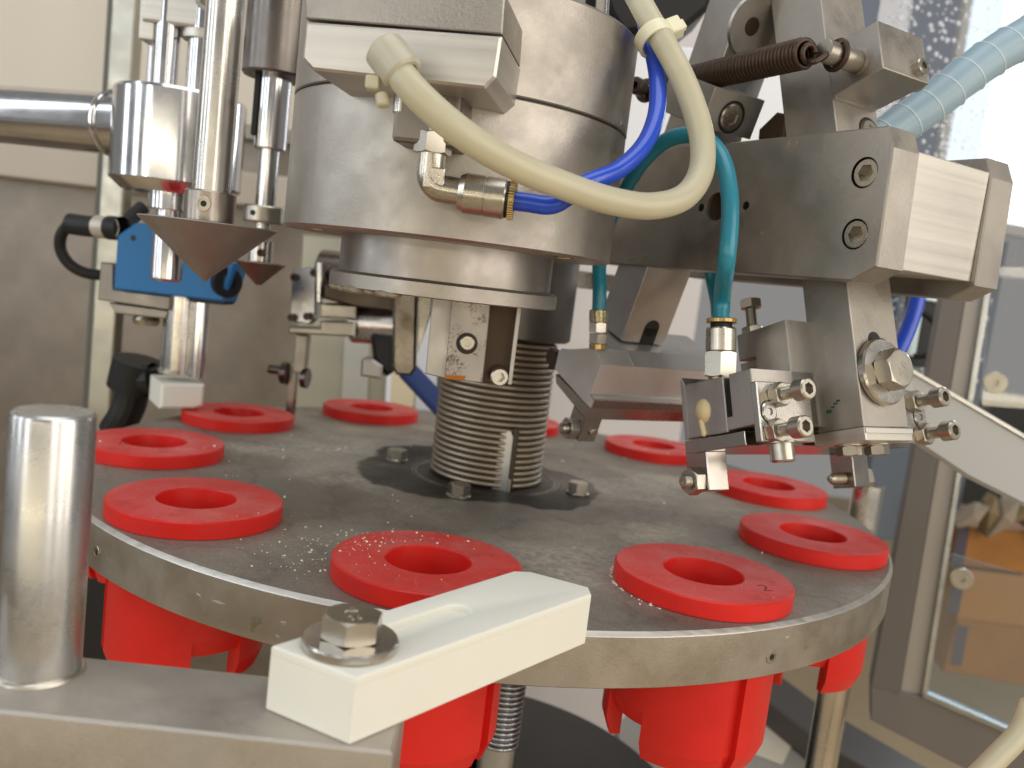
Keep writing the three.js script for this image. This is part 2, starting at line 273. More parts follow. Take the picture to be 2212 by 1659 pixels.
// pale crumbs of dried product
{
  const g = new THREE.IcosahedronGeometry(1, 0).toNonIndexed(), p = g.attributes.position; for (let i = 0; i < p.count; i++) p.setXYZ(i, p.getX(i) * (1 + .3 * Math.sin(p.getY(i) * 5)), p.getY(i) * .6, p.getZ(i));
  g.scale(MM, MM, MM); g.computeVertexNormals();
  const list = [], cen = k => { const a = PH0 + k * Math.PI / 5; return [Math.sin(a) * PUCK, Math.cos(a) * PUCK]; };
  const onPuck = (x, z) => { for (let k = 0; k < 10; k++) { const [cx, cz] = cen(k), d = Math.hypot(x - cx, z - cz); if (d < 45.5) return d; } return 99; };
  const gauss = () => (rnd() + rnd() + rnd() - 1.5) / 1.5;
  for (let i = 0; i < 520; i++) { const x = -66 + gauss() * 72, z = 205 + gauss() * 66, d = onPuck(x, z), r = Math.hypot(x, z); if (r > 273) continue; if (d < 23.5) continue; if (d < 45.5 && d > 42.5) continue; list.push([x, d < 45 ? 9.1 : .15, z, .13 + Math.pow(rnd(), 5) * .65]); }
  for (let i = 0; i < 240; i++) { const a = rnd() * 6.28, q = 95 + rnd() * 175, x = Math.cos(a) * q, z = Math.sin(a) * q, d = onPuck(x, z); if (d < 23.5 || (d < 45.5 && d > 42.5)) continue; list.push([x, d < 45 ? 9.1 : .15, z, .14 + Math.pow(rnd(), 5) * 1.0]); }
  for (let i = 0; i < 70; i++) { const [cx, cz] = cen(1), a = 2.2 + rnd() * 2.6, x = cx + Math.cos(a) * (45.6 + rnd() * 1.2), z = cz + Math.sin(a) * (45.6 + rnd() * 1.2); list.push([x, .2, z, .2 + rnd() * .5]); }
  const im = new THREE.InstancedMesh(g, std({ color: '#e9e2cf', roughness: .85 }), list.length), m4 = new THREE.Matrix4();
  list.forEach(([x, y, z, s], i) => im.setMatrixAt(i, m4.compose(new V3(x, y, z).multiplyScalar(MM), new THREE.Quaternion().setFromEuler(new THREE.Euler(rnd() * .5, rnd() * 6, rnd() * .5)), new V3(s * (.7 + rnd()), s * .8, s))));
  im.name = 'crumbs'; im.castShadow = im.receiveShadow = true; tag(im, 'pale dry crumbs scattered over the turntable and front cup holders', 'crumbs', null, 'stuff'); scene.add(im);
}
// ---------------------------------------------------------------- threaded column
{
  const t = thing('threaded_column', 'thick threaded steel column standing in the middle of the turntable', 'column');
  const prof = [[0, -24]], pitch = 4.25, top = 148;
  for (let y = 0; y < top - 2; y += pitch) prof.push([37.9, y + .1], [38.2, y + .35], [39.7, y + .75], [40.4, y + 1.4], [40.65, y + 2.2], [40.4, y + 3.0], [39.7, y + 3.65], [38.2, y + 4.05]);
  prof.push([36, top], [0, top]);
  const g = new THREE.LatheGeometry(prof.map(p => new THREE.Vector2(...p)), 160).toNonIndexed(), p = g.attributes.position, col = new Float32Array(p.count * 3);
  // the thread climbs round the column; the long flat is milled into the side facing the camera
  const flatA = Math.atan2(40, 13), fx = Math.cos(flatA), fz = Math.sin(flatA);
  for (let i = 0; i < p.count; i++) {
    let x = p.getX(i), y = p.getY(i), z = p.getZ(i); const r = Math.hypot(x, z); if (y > 0 && y < top - 1) y = y - .0 + pitch * ((Math.atan2(z, x) / (2 * Math.PI)));
    const along = x * fx + z * fz, across = -x * fz + z * fx;
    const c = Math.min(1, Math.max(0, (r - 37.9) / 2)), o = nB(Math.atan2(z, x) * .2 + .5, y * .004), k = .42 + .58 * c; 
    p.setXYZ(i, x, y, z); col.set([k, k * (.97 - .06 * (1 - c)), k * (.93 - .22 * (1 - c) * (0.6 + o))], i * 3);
  }
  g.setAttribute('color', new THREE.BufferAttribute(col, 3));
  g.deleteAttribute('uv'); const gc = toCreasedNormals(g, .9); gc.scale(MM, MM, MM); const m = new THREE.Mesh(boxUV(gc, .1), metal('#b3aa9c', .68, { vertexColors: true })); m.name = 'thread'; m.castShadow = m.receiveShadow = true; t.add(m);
  const q = [Math.cos(flatA), Math.sin(flatA)], F = new Frame(new V3(q[0] * 38.6, 0, q[1] * 38.6), 90 - flatA * 180 / Math.PI);
  { const s = []; for (let i = 0; i <= 18; i++) { const y = i * 2.1; s.push([-6.2 - (i % 2 ? .4 : 0) , y]); } s.push([-2, 41.5], [2.5, 42]); for (let i = 18; i >= 0; i--) s.push([4.6, i * 2.1]);
    const k = ext(s, 2.4, 3, .1), mm = new THREE.Matrix4().makeBasis(F.U, F.V, F.T).setPosition(F.o); part('milled_flat', k.applyMatrix4(mm), metal('#d8d6d0', .45), t);
    part('keyway', bx(4.6, 7.4, 1, 44, -2, 2.6, .3).applyMatrix4(mm), std({ color: '#4a4030', roughness: .5, metalness: .4 }), t); part('pin', [cyl(1.2, 9, [6, 0, 3])].map(z => z.applyMatrix4(mm)), M.hard, t); }
  const s = thing('column_sleeve', 'dark grey steel sleeve closing the top of the threaded column', 'sleeve', new Frame(new V3(0, 104, 0)));
  part('sleeve', lat([[39, 0], [47.2, 0], [49, 1.6], [49, 90], [0, 90]], [0, 0, 0], YUP, 96), metal('#6f6a64', .62), s);
  part('crossbar', bx(0, 120, 40, 53, -60, -30, 1), M.polished, s);
}
// ---------------------------------------------------------------- the rotary head
const HX = -33.4, HZ = 160.5;
{
  const t = thing('filling_head', 'large round matt steel machine head hanging above the turntable', 'machine head', new Frame(new V3(HX, 157, HZ)));
  part('lower_drum', lat([[0, 0], [83.6, 0], [85, 1.2], [85, 63], [84.4, 63.6], [0, 63.6]], [0, 0, 0], YUP, 160), M.steel, t);
  part('seam', lat([[84.2, 63.6], [84.2, 64.4]], [0, 0, 0], YUP, 120), M.dark, t);
  part('upper_drum', lat([[0, 64.4], [84.6, 64.4], [85.2, 65], [85.2, 109], [84, 110.4], [0, 110.4]], [0, 0, 0], YUP, 160), M.steel, t);
  { const X = (x, y, t) => { const F = new Frame(new V3(HX, 157, HZ)), q = F.on('t', x, y, t); return [q.x, q.y]; };
    const box = (n, a, b, t, m) => part(n, ext([X(a, 60, t), X(b, 60, t), X(b + 8, -60, t), X(a + 8, -60, t)], t, 12, .4), m, t0);
    const t0 = t; box('upper_shaft', 1196, 1236, -20, M.hard); box('upper_shaft', 1240, 1262, -24, M.polished); box('upper_gap', 1262, 1286, -30, M.black); box('upper_shaft', 1284, 1306, -22, M.steel); box('upper_shaft', 1306, 1313, -20, M.chrome); }
  for (const [x, z] of [[-62, 38], [58, 48]]) part('screw_hole', ring(3.4, 5, .3, [x, -.2, z], [0, -1, 0], .1), M.brass, t);
  part('neck', lat([[0, -19], [55.2, -19], [55.8, -18.4], [55.8, 0]].reverse().map(p => p).reverse(), [0, 0, 0], YUP, 128), metal('#a9a29b', .56), t);
  part('flange', lat([[0, -26.5], [59.4, -26.5], [60, -26], [60, -19.6], [58, -18.3], [55, -18.2]], [0, 0, 0], YUP, 128), M.steel, t);
  { const crud = []; for (let i = 0; i < 46; i++) { const a = 1.9 + rnd() * 1.2, r = 50 + rnd() * 9; const g = new THREE.IcosahedronGeometry(1.2 + rnd() * 1.8, 0); g.scale(1.8, .8, 1.2); crud.push(g.translate(Math.cos(a) * r, -27, Math.sin(a) * r)); } part('dried_residue', crud, std({ color: '#8d8672', roughness: .8 }), t); }
  // square valve block on the front of the drum
  const F = new Frame(at(862, 60, 332), 9), inv = p => p; const mm = new THREE.Matrix4().makeBasis(F.U, F.V, F.T).setPosition(F.o.clone().sub(new V3(HX, 157, HZ)));
  const VH = view(1000, 0, 1.58), put = g => [g].flat(9).map(q => q.applyMatrix4(mm));
  part('valve_block', put(ext(F.poly([[220, -160], [1412, -40], [1395, 200], [232, 108]], 0, VH), 0, 90, .5)), M.steel, t);
  part('clamp_bar', put(ext(F.poly([[230, 126], [1393, 214], [1357, 456], [1292, 524], [268, 412], [209, 345]], 1.5, VH), 1.5, 50, 1.0)), M.brushed, t);
  const q = F.on('t', ...VH(815, 560), -24); part('pin', put([cyl(4.2, 9, [q.x, q.y - 8, -24]), cyl(3.2, 20, [q.x, q.y, -24])]), M.polished, t);
  const q2 = F.on('t', ...VH(985, 690), -30); part('fitting_boss', put([bx(q2.x - 14, q2.x + 14, q2.y - 13, q2.y + 20, -70, -20, 2)]), metal('#8d867e', .6), t);
}
{ // block under the head
  const F = new Frame(at(1005, 780, 452), -2), t = thing('guide_bracket', 'pitted steel bracket with a recessed cap screw below the machine head', 'bracket', F), VI = view(1200, 900, 1.7015);
  const P = (l, z) => F.poly(l, z, VI);
  part('side_plate', ext(P([[725, 290], [858, 300], [800, 885], [671, 853]], -5), -5, 26, .5), M.jaw, t);
  part('front_plate', ext(P([[848, 300], [1097, 320], [1037, 911], [795, 886]], 0), 0, 26, .4), metal('#aca6a0', .62, { map: tex(512, 512, (x, y) => { const p = Math.max(0, nB(x * 2, y * 2) - .55) * 4 * (nD(x, y) > .55 ? 1 : .1); const v = .9 + .2 * (nA(x, y) - .5) - p * .7; return [v, v * (1 - p * .15), v * (1 - p * .3)]; }) }), t);
  part('recess_plate', ext(P([[1090, 300], [1297, 360], [1222, 926], [1030, 905]], -12), -12, 14, .4), M.rust, t);
  part('edge_strip', ext(P([[1268, 340], [1298, 345], [1224, 926], [1196, 922]], -4), -4, 12, .3), M.jaw, t);
  const s = F.on('t', ...VI(937, 660), 0); part('screw_hole', ring(4.9, 5.6, .5, [s.x, s.y, -.2], [0, 0, 1], .1), M.rust, t); part('hole_floor', cyl(5.2, .3, [s.x, s.y, 0], [0, 0, 1], .1), M.black, t); part('cap_screw', socket(3.9, 1.6, [s.x + .3, s.y + .4, .2], [0, 0, 1], 3.6, 1.3), M.hard, t);
  const s2 = F.on('t', ...VI(1135, 876), 2); part('bottom_screw', socket(4.8, 9, [s2.x, s2.y, -8], [0.12, 0, 1], 4.8, 4), M.hard, t);
  part('rust_patch', ext(P([[800, 862], [930, 868], [920, 898], [795, 886]], .35), .35, .4, .1), M.rustStain, t);
}

// ---------------------------------------------------------------- sealing arms: carrier bar, two tilted arms with jaws
const F0 = new Frame(at(1890, 440, 380), 60);
const F1 = new Frame(F0.wor(-1.7, -99, -20), 60, 19);
const F2 = new Frame(F1.wor(-149.6, 37.8, 44.3), 60, -19);
const U = [1, 0, 0], T = [0, 0, 1], D = [0, -1, 0];
{
  const t = thing('carrier_bar', 'thick grey steel carrier bar with chamfered end plates holding the sealing arms', 'carrier bar', F0);
  const cheek = [[-205, 33.4], [.3, 33.4], [4.5, 24], [6.1, -27], [-6, -34], [-205, -34]], cb = [[-77.3, .3, 2.9], [-98.9, 0, 8.2], [-110.4, -.3, 2.9]];
  part('cheek_plate', ext(cheek, 0, 18.7, .7, [[-2 - 2.5, 13.7, 7.6], [-1.8 - 2.5, -13.3, 7.6], ...cb].map((h, i) => i < 2 ? [h[0] - 3.6, h[1], h[2]] : h), 32), M.steel, t);
  part('cheek_plate', ext(cheek.map(([u, v]) => [u, v - 1]), -73.5, 18.5, .7), M.steel, t);
  part('spacer', bx(-60, 3.2, -26.5, 25.5, -73.4, -18.8, .5), M.brushed, t);
  for (const v of [13.7, -13.3]) { part('cap_screw', socket(6.9, 9, [-8.0, v, -9.6], T, 7, 5.5), M.hard, t); part('counterbore', [lat([[7.55, 0], [7.55, 12]], [-8.0, v, -12.2], T, 40), cyl(7.5, .3, [-8.0, v, -12.4], T, .1)], M.dark, t); }
  { const VG = view(2200, 0, 1.3488), g = []; for (const [x, y, sx, sy] of [[885, 1180, .9, 1.1], [230, 1307, 5, 1.1], [290, 1300, 3, .8], [365, 1298, 1, .7], [1020, 730, 1.2, 1.8], [1060, 725, .8, 1.8], [786, 852, .4, .4], [640, 1330, .6, .5]]) { const q = F0.on('t', ...VG(x, y), 0), s = new THREE.IcosahedronGeometry(1, 1); s.scale(sx, sy, .12).rotateZ(.3); g.push(s.translate(q.x, q.y, .02)); } part('product_smear', g, std({ color: '#a89c78', roughness: .7, transparent: true, opacity: .6 }), t); }
  part('rusty_plug', cyl(8.1, 6, [-98.9, 0, -9.5], T), M.rust, t);
  part('inner_fill', bx(-170, -66, -31, 31, -40, -19, .5), M.dark, t);
  part('rusty_key', [ext([[-96, 30], [-78, 30], [-78, 50], [-86, 52], [-97, 44]], -20, 10, 1)], M.rust, t, { label: 'rust stained angled key on the bar' });
}
function jawScrews(t, flip) {                                             // clamp plate with two set screws and a countersunk screw
  const z = q => flip ? -33 - q : q;
  part('clamp_plate', bx(-24.2, -20.2, -5, 23, z(10), z(45.5), .5), M.polished, t);
  for (const [v, tt, h] of [[16.6, 34, 0], [-.4, 38.5, 0]]) {
    part('set_screw', [thread(3, 16, 1, [-20, v, z(tt)], U), socket(5, 6.6, [-7, v, z(tt)], U, 5, 3.6)], M.hard, t);
    part('lock_nut', hex(10, 5.4, [-20.1, v, z(tt)], U, 3, .2), M.hard, t);
  }
  part('countersink', ring(4.8, 5.3, .2, [-20.3, 8.8, z(39.5)], U, .05), M.dark, t); part('countersunk_screw', socket(4.7, 1.1, [-20.3, 8.8, z(39.5)], U, 3.4, .8), M.polished, t);
}
{
  const t = thing('sealing_arm', 'near sealing arm with a big hex bolt, washer and clamped jaw', 'arm', F1, 'tilted sealing arms on the carrier bar');
  part('arm', [bx(-26, 0, 0, 118, -33, 0, .5), bx(-26, 4.6, 118, 262, -33, 0, .5)], M.steel, t);
  part('foot_plate', [bx(-28, 1.2, -6.6, -.2, -33.5, 1.2, .5), bx(.9, 1.9, -3.2, -.6, -33.4, 1.1, .2)], M.brushed, t);
  part('washer', ring(6, 16.2, 4, [0.1, 26.2, -15.6], U, .9), M.polished, t);
  part('slot', [cyl(4.6, .25, [0, 41.5, -15.2], U, .05), bx(0, .25, 26, 41.5, -19.8, -10.6, .05)], M.black, t);
  part('hex_bolt', hex(17, 8.4, [4.1, 26.2, -15.4], U, 0, .18), M.hard, t);
  { const font = await new FontLoader().loadAsync('fonts/droid/droid_sans_bold.typeface.json'), w = (s, y) => new TextGeometry(s, { font, size: 2.6, depth: .3, curveSegments: 4 }).translate(-2.2, y, 0).rotateZ(-.6).rotateY(Math.PI / 2).translate(12.35, 26.2, -15.4); part('stamped_letters', [w('A2', 1.2), w('70', -4)], M.hard, t); }
  for (const [x, z] of [[-17.5, -10], [-13, -25]]) part('hex_bolt', [hex(10, 4.6, [x, -7.4, z], D, 0, .35), cyl(6.6, .8, [x, -6.6, z], D, .2)], M.hard, t);
  part('carrier_block', ext([[-57, 54.6], [-24.2, 55.2], [-24.2, 3.2], [-39.8, 3.2], [-39.8, 33.6], [-45.5, 33.6], [-45.5, 41], [-57, 41]], 17, 50, .4), M.jaw, t);
  part('shim', bx(-57, -40, 36, 39.6, -10, 16, .2), M.hard, t);
  part('clamp_block', ext([[-24.2, 29.6], [-38.4, 29.4], [-38.4, 9.2], [-55.8, 8.6], [-55.8, 2.2], [-24.2, 3.4]].reverse(), 44.3, 43, .4), M.jaw, t);
  part('clamp_block', ext([[-24.2, 29.6], [-38.4, 29.4], [-38.4, 9.2], [-55.8, 8.6], [-55.8, 2.2], [-24.2, 3.4]].reverse(), -34, 43, .4), M.jaw, t);
  part('jaw', [ext([[-69.5, 2], [-42, 2], [-42, 29.2], [-69.5, 29.4]], 44.6, 121, .5), ext([[-73, 2], [-69.6, 2], [-69.6, 29.4], [-72, 33.6], [-73, 31]], 44.0, 120, .3)], M.jaw, t);
  part('jaw_gap', bx(-42, -38.6, 9, 28.6, -70, 40, .1), M.black, t);
  part('jaw_foot', [bx(-73, -31.6, -5.6, 1.4, -77, 44.1, .4), bx(-73, -58, -24.8, -5.4, 31, 44.2, .5), bx(-73, -58, -24.8, -5.4, -77, -64, .5)], metal('#bcb5ae', .24), t);
  jawScrews(t, false); jawScrews(t, true);
  part('lower_screw', [cyl(7.4, 1, [-20.4, -5, 33], D, .3), socket(5.6, 8.4, [-20.4, -6, 33], D, 5, 4)], M.hard, t);
  for (const s of [1, -1]) { const a = s > 0 ? 44.3 : -77; part('stop_nut', hex(12, 6, [-65.6, -19.6, a], [0, 0, s], 3, .4), M.hard, t); part('stop_stud', [thread(3.5, 9, 1.2, [-65.6, -19.6, a], [0, 0, s]), socket(3.1, 1.4, [-65.6, -19.6, a + s * 8.6], [0, 0, s], 3, 1.2)], M.hard, t); }
  part('stop_tip', [thread(3.4, 9, 1.1, [-65.6, -19.6, -64], T), lat([[0, 2.4], [1.8, 2], [3, 0]].reverse(), [-65.6, -19.6, -55], T, 24)], M.hard, t);
  part('adjusting_screw', [thread(3, 15, 1, [-54, 54, 8], YUP), hex(10, 4, [-54, 55, 8], YUP, 3), hex(10, 4.6, [-53.6, 69, 8], YUP, 0, .3)], M.hard, t);
  { // sealant blob with a dribble
    const g = new THREE.SphereGeometry(1, 40, 24), p = g.attributes.position; for (let i = 0; i < p.count; i++) { const x = p.getX(i), y = p.getY(i), z = p.getZ(i), n = 1 + .16 * (nB(x * .3 + .5, y * .3 + .5) - .5); p.setXYZ(i, x * 5.4 * n, y * 6.0 * n, z * 1.4 * (1 + .5 * (nD(x * .4 + .5, y * .4 + .5) - .5))); }
    const d = new THREE.CapsuleGeometry(1.6, 6, 8, 16).scale(1, 1, .6).rotateZ(.18);
    part('sealant_blob', [g.translate(-57.4, 14.4, 44.6), d.translate(-58.2, 6.2, 45)], std({ color: '#e6d2a4', roughness: .55, map: smudgeMap }), t, { smooth: true, label: 'dried cream sealant blob with a dribble' });
  }
  part('spring_block', bx(7, 35.8, 160, 184, -30, 4, .5), M.steel, t);
  part('block_strip', bx(4.6, 7, 160, 184, -30, 1, .2), M.jaw, t);
  part('spring_pin', [cyl(5.2, 25, [22.4, 170.0, 2], T, .25), ring(5.3, 6.8, .6, [22.4, 170.0, 3.9], T, .1)], metal('#b9b1a6', .6), t);
  part('arm_screw', socket(6.4, 1.2, [4.6, 148.6, -25], U, 6, 1), M.hard, t); part('counterbore', ring(6.5, 7.6, .3, [4.6, 148.6, -25], U, .1), M.dark, t);
  part('block_screw', [socket(4, 4, [35.6, 166, -22], U, 3.4, 2), cyl(5.6, 3, [29, 166, -30], [0, 0, -1])], M.hard, t);
  part('ink_mark', [bx(-15.5, -13, 12.5, 13.3, 0, .12, .05), bx(-13.8, -11.5, 13.6, 14.5, 0, .12, .05), bx(-17, -15, 11, 11.8, 0, .12, .05), bx(-20, -17, 8.8, 10.6, 0, .12, .05)], std({ color: '#1c4a34', roughness: .7 }), t);
}
{
  const t = thing('sealing_arm', 'far sealing arm with a slotted bar and a ribbed jaw, beside the threaded column', 'arm', F2, 'tilted sealing arms on the carrier bar');
  part('arm', ext([[-50, 26], [-22.4, 26], [-22.4, 262], [-50, 262]], -27, 34, .5), M.jaw, t);
  part('slot', [cyl(5.6, .3, [-22.4, 36, -46.6], U, .05), bx(-22.4, -22.1, 20, 36, -52.2, -41, .05)], M.black, t);
  part('jaw', ext([[0, .2], [0, 19.6], [-11.6, 24.7], [-44, 7.3], [-42, -5.2], [-2, -7.4], [3.6, -7.4], [3.6, -1.2]].reverse(), 0, 98, .3), metal('#d6d4d2', .7, { metalness: .5 }), t);
  part('jaw_top', ext([[0, 19.8], [-11.6, 24.7], [-44, 24.7], [-44, 7.3]], -24, 74, .4), metal('#c9c7c5', .6, { metalness: .6 }), t);
  part('bright_edge', ext([[-.2, .3], [3.5, -1.2], [3.9, -1.4], [3.9, -1.9], [3.2, -1.6], [-.2, -.4]].reverse(), .1, 98, 0), M.chrome, t);
  { const r = []; for (let i = 0; i < 48; i++) r.push(bx(3.3, 4.6, -7.2, -1.8, -i * 2.0 - 1.7, -i * 2.0 - .5, .12)); part('ribbed_face', r, metal('#b8b1aa', .6), t); part('rib_gaps', bx(3.5, 3.75, -7.2, -1.8, -97.6, -.6, .05), std({ color: '#2e2622', roughness: .7 }), t); }
  part('jaw_foot', [ext([[-39.5, -7.2], [3.4, -7.6], [3.4, -15], [-12.5, -14.2], [-35.9, -12.1]].reverse(), 0, 98, .3), ext([[-11.5, -14], [3.4, -14.6], [3.4, -30.4], [-6, -30.2], [-11, -24.3]].reverse(), .3, 12.5, .4)], metal('#bcb5ae', .34), t);
  part('stop_nut', hex(12, 6, [-3.4, -25.4, .3], T, 3, .3), M.hard, t); part('stop_stud', [thread(3.5, 9.4, 1.2, [-3.4, -25.4, .3], T), socket(3.1, 1.4, [-3.4, -25.4, 8.8], T, 3, 1.2)], M.hard, t);
  part('stop_tip', cyl(2.8, 1.6, [3.3, -24, -8.8], U), M.hard, t);
  part('rear_clip', [ext([[-44, 6.8], [-45.5, -2], [-55, -12], [-55, -4], [-47, 7]], -4, 20, .3), hex(10, 5, [-49, 0, -4], T, 0)], M.rust, t);
  part('upper_plate', ext([[0, 160], [0, 181], [-40, 182], [-40, 160]].reverse(), -10, 36, .4), M.jaw, t);
  part('plate_screw', [socket(7.2, .8, [0, 168.5, -27.5], U, 7, .7)], M.hard, t); part('counterbore', ring(7.3, 8.6, .3, [0, 168.5, -27.5], U, .1), M.black, t);
  part('round_boss', cyl(15.5, .8, [-22.4, 214, -38], U), M.rust, t);
  part('boss_dish', lat([[0, .2], [14.4, 1.4], [15.2, 1.6], [15.8, 0]].reverse(), [-22.2, 214, -38], U, 64), M.jaw, t);
}
{ // rusty tension spring between the arms
  const a = F1.wor(21.2, 170.6, 24), e1 = F0.o.clone(), pe = at(1384, 190, 520);
  const s = thing('tension_spring', 'rusty brown tension spring hooked on a steel pin between the arms', 'spring', new Frame(a));
  const A = at(1752, 112, 398).sub(a), B = at(1440, 184, 497).sub(a), dir = B.clone().sub(A), len = dir.length(), n = Math.round(len / 2.55); dir.normalize();
  const x = new V3().crossVectors(dir, YUP).normalize(), y = new V3().crossVectors(x, dir), pts = [];
  for (let i = 0; i <= n * 16; i++) { const q = i / 16 * Math.PI * 2, w = len * i / (n * 16); const rr = 6.1 * Math.min(1, .42 + i / 40); pts.push(A.clone().addScaledVector(dir, w).addScaledVector(x, Math.cos(q) * rr).addScaledVector(y, Math.sin(q) * rr)); }
  part('coil', tube(pts, 1.3, n * 20, 8), M.rust, s, { smooth: true });
  const F = F1, hook = []; for (let i = 0; i <= 28; i++) { const q = i / 28 * Math.PI * 1.86 + 1.0; hook.push(F.wor(22.4 + Math.cos(q) * 6.6, 170.0 + Math.sin(q) * 6.6, 17 + i * .06).sub(a)); }
  hook.unshift(A.clone().addScaledVector(y, -4), A.clone().addScaledVector(dir, -3).addScaledVector(y, -5)); part('hook', tube(hook, 1.25, 90, 10), M.rust, s, { smooth: true });
  const t = thing('anchor_screw', 'small socket head screw anchoring the left end of the rusty spring', 'screw', new Frame(at(1384, 190, 505)));
  part('screw', [socket(4.9, 7, [0, 0, 0], [-.62, 0, .78], 4, 4), cyl(3, 26, [0, 0, 0], [.62, 0, -.78]), ring(3.2, 7, 1.4, [4.4, 0, -5.4], [-.62, 0, .78])], M.rust, t);
}
// fittings on the jaws
const NEARUP = F1.V.clone().add(YUP).normalize(), FARUP = new V3(-.1, 1, 0).normalize();
function tubeFitting(name, label, frame, pos, kind, dir = YUP, size = 1) {
  const t = thing(name, label, 'pipe fitting', new Frame(frame.wor(...pos))), P = y => [0, y, 0];
  if (kind === 'push') {
    part('thread_end', cyl(5.6, 3, P(-1.5)), M.brass, t); part('hexagon', hex(15, 12.5, P(1.4), YUP, 0, .30), M.nickel, t);
    part('body', lat([[0, 13.8], [6.6, 13.8], [7.4, 14.4], [7.4, 25], [6.9, 25.8], [0, 25.8]], [0, 0, 0]), M.nickel, t);
    part('neck', ring(4.2, 5.4, 2.4, P(25.8)), M.dark, t);
    { const c = [ring(4.2, 7.4, 2.2, P(28.2), YUP, .3)]; for (let i = 0; i < 44; i++) { const a = i / 44 * 6.2832; c.push(bx(-.26, .26, 28.4, 30.1, -.3, .3, .1).rotateY(-a).translate(Math.cos(a) * 7.4, 0, Math.sin(a) * 7.4)); } part('release_collar', c, M.brass, t); }
  } else {
    part('thread_end', cyl(6.6, 4.5, P(-1.5), YUP, .5), M.brass, t); part('hexagon', hex(13, 7.5, P(3), YUP, 0, .35), M.nickel, t); part('union_nut', hex(13, 7.5, P(11.4), YUP, 0, .2), M.nickel, t);
    part('knurled_nut', lat([[0, 18.8], [6.5, 18.8], [7.1, 19.4], [7.1, 27.6], [6.4, 28.4], [4, 28.4]], [0, 0, 0]), metal('#b9ac88', .34), t);
    const k = []; for (let i = 0; i < 30; i++) for (const s of [1, -1]) { const pts = []; for (let j = 0; j <= 6; j++) { const a = i / 30 * 6.2832 + s * j / 6 * .55; pts.push([Math.cos(a) * 7.1, 19.4 + j / 6 * 8.2, Math.sin(a) * 7.1]); } k.push(tube(pts, .2, 8, 4)); }
    part('knurling', k, M.nickel, t);
  }
  t.quaternion.setFromUnitVectors(YUP, dir.clone().normalize()); t.scale.setScalar(size);
  return t;
}
tubeFitting('jaw_fitting', 'nickel push-in fitting with a toothed collar standing on the near jaw', F1, [-53.6, 30, 35], 'push', NEARUP);
tubeFitting('jaw_fitting', 'knurled brass compression fitting standing on the rear ribbed jaw', F2, [-13.2, 24.6, -4], 'knurl', FARUP, .78);
const FE = new Frame(at(934, 330, 360), 4);
{ // elbow on the head
  const o = FE.o, t = thing('elbow_fitting', 'nickel plated elbow fitting with a fluted collar on the front of the machine head', 'pipe fitting', new Frame(o, 4));
  part('hexagon', hex(12.5, 7.6, [0, -.5, 0], YUP, 0, .32), M.nickel, t); part('thread_end', cyl(4.8, 12, [0, 6, 0]), M.jaw, t);
  const bend = []; for (let i = 0; i <= 10; i++) { const a = i / 10 * Math.PI / 2; bend.push([6 - 6 * Math.cos(a), -7 - 6 * Math.sin(a), 0]); }
  part('elbow', [tube([[0, 0, 0], [0, -4, 0], ...bend, [10, -13.2, 0], [15, -13.5, 0]], 5.2, 80, 36)], M.nickel, t, { smooth: true });
  part('badge', [ring(1.5, 2.1, .5, [2.4, -9.6, 5.0], [0, 0, 1], .1), bx(2.2, 3.9, -9.9, -9.3, 4.9, 5.45, .1), bx(-1.6, 6.4, -13.6, -5.6, 3.6, 5.1, .6)], M.nickel, t);
  const X = [1, -.03, 0], c = y => [y - 2, -13.5 - y * .03 + .5, 0];
  part('body', lat([[0, 0], [6.6, 0], [7.6, 2.2], [7.6, 9.4], [7.4, 9.6], [7.4, 9.9], [7.6, 10.1], [7.6, 17], [7.1, 17.6], [0, 17.6]], c(14), X), M.nickel, t);
  part('seal', cyl(6.9, 1.2, c(31.4), X, .1), M.black, t); t.scale.setScalar(1.1);
  { const k = [ring(4.2, 7.2, 2.4, c(32.6), X, .3)]; for (let i = 0; i < 44; i++) { const a = i / 44 * 6.2832; k.push(bx(30.8, 32.8, -.25, .25, -.3, .3, .08).translate(0, Math.cos(a) * 7.2 - 14.0, Math.sin(a) * 7.2)); } part('release_collar', k, M.brass, t); }
}
// ---------------------------------------------------------------- hoses
const hoseThing = (name, label, list, r, mat, seg = 200) => { const p = list.map(q => q.isVector3 ? q.clone() : at(...q)), o = p[0].clone(), t = tag(part(name, tube(p.map(q => q.sub(o)), r, seg, 28), mat, scene, { smooth: true }), label, 'hose'); t.position.copy(o).multiplyScalar(MM); return t; };
hoseThing('cream_hose', 'thick translucent cream hose looping in front of the machine head', [[846, 128, 318], [880, 180, 314], [945, 245, 314], [1025, 307, 318], [1115, 358, 328], [1215, 400, 341], [1320, 434, 352], [1410, 445, 364], [1478, 425, 374], [1513, 375, 382], [1517, 305, 388], [1500, 235, 392], [1470, 160, 396], [1432, 90, 400], [1402, 40, 404], [1372, -15, 408]], 5.6, M.cream);
hoseThing('blue_hose', 'bright blue hose from the elbow fitting curving up behind the cream hose', [FE.wor(28, -15.4, 0), FE.wor(41, -15.6, 0), FE.wor(52, -15.2, 0), [1262, 398, 362], [1335, 367, 372], [1390, 315, 382], [1417, 250, 392], [1421, 180, 402], [1412, 120, 412], [1399, 70, 418], [1385, 10, 424], [1378, -20, 428]], 4.0, M.blue);
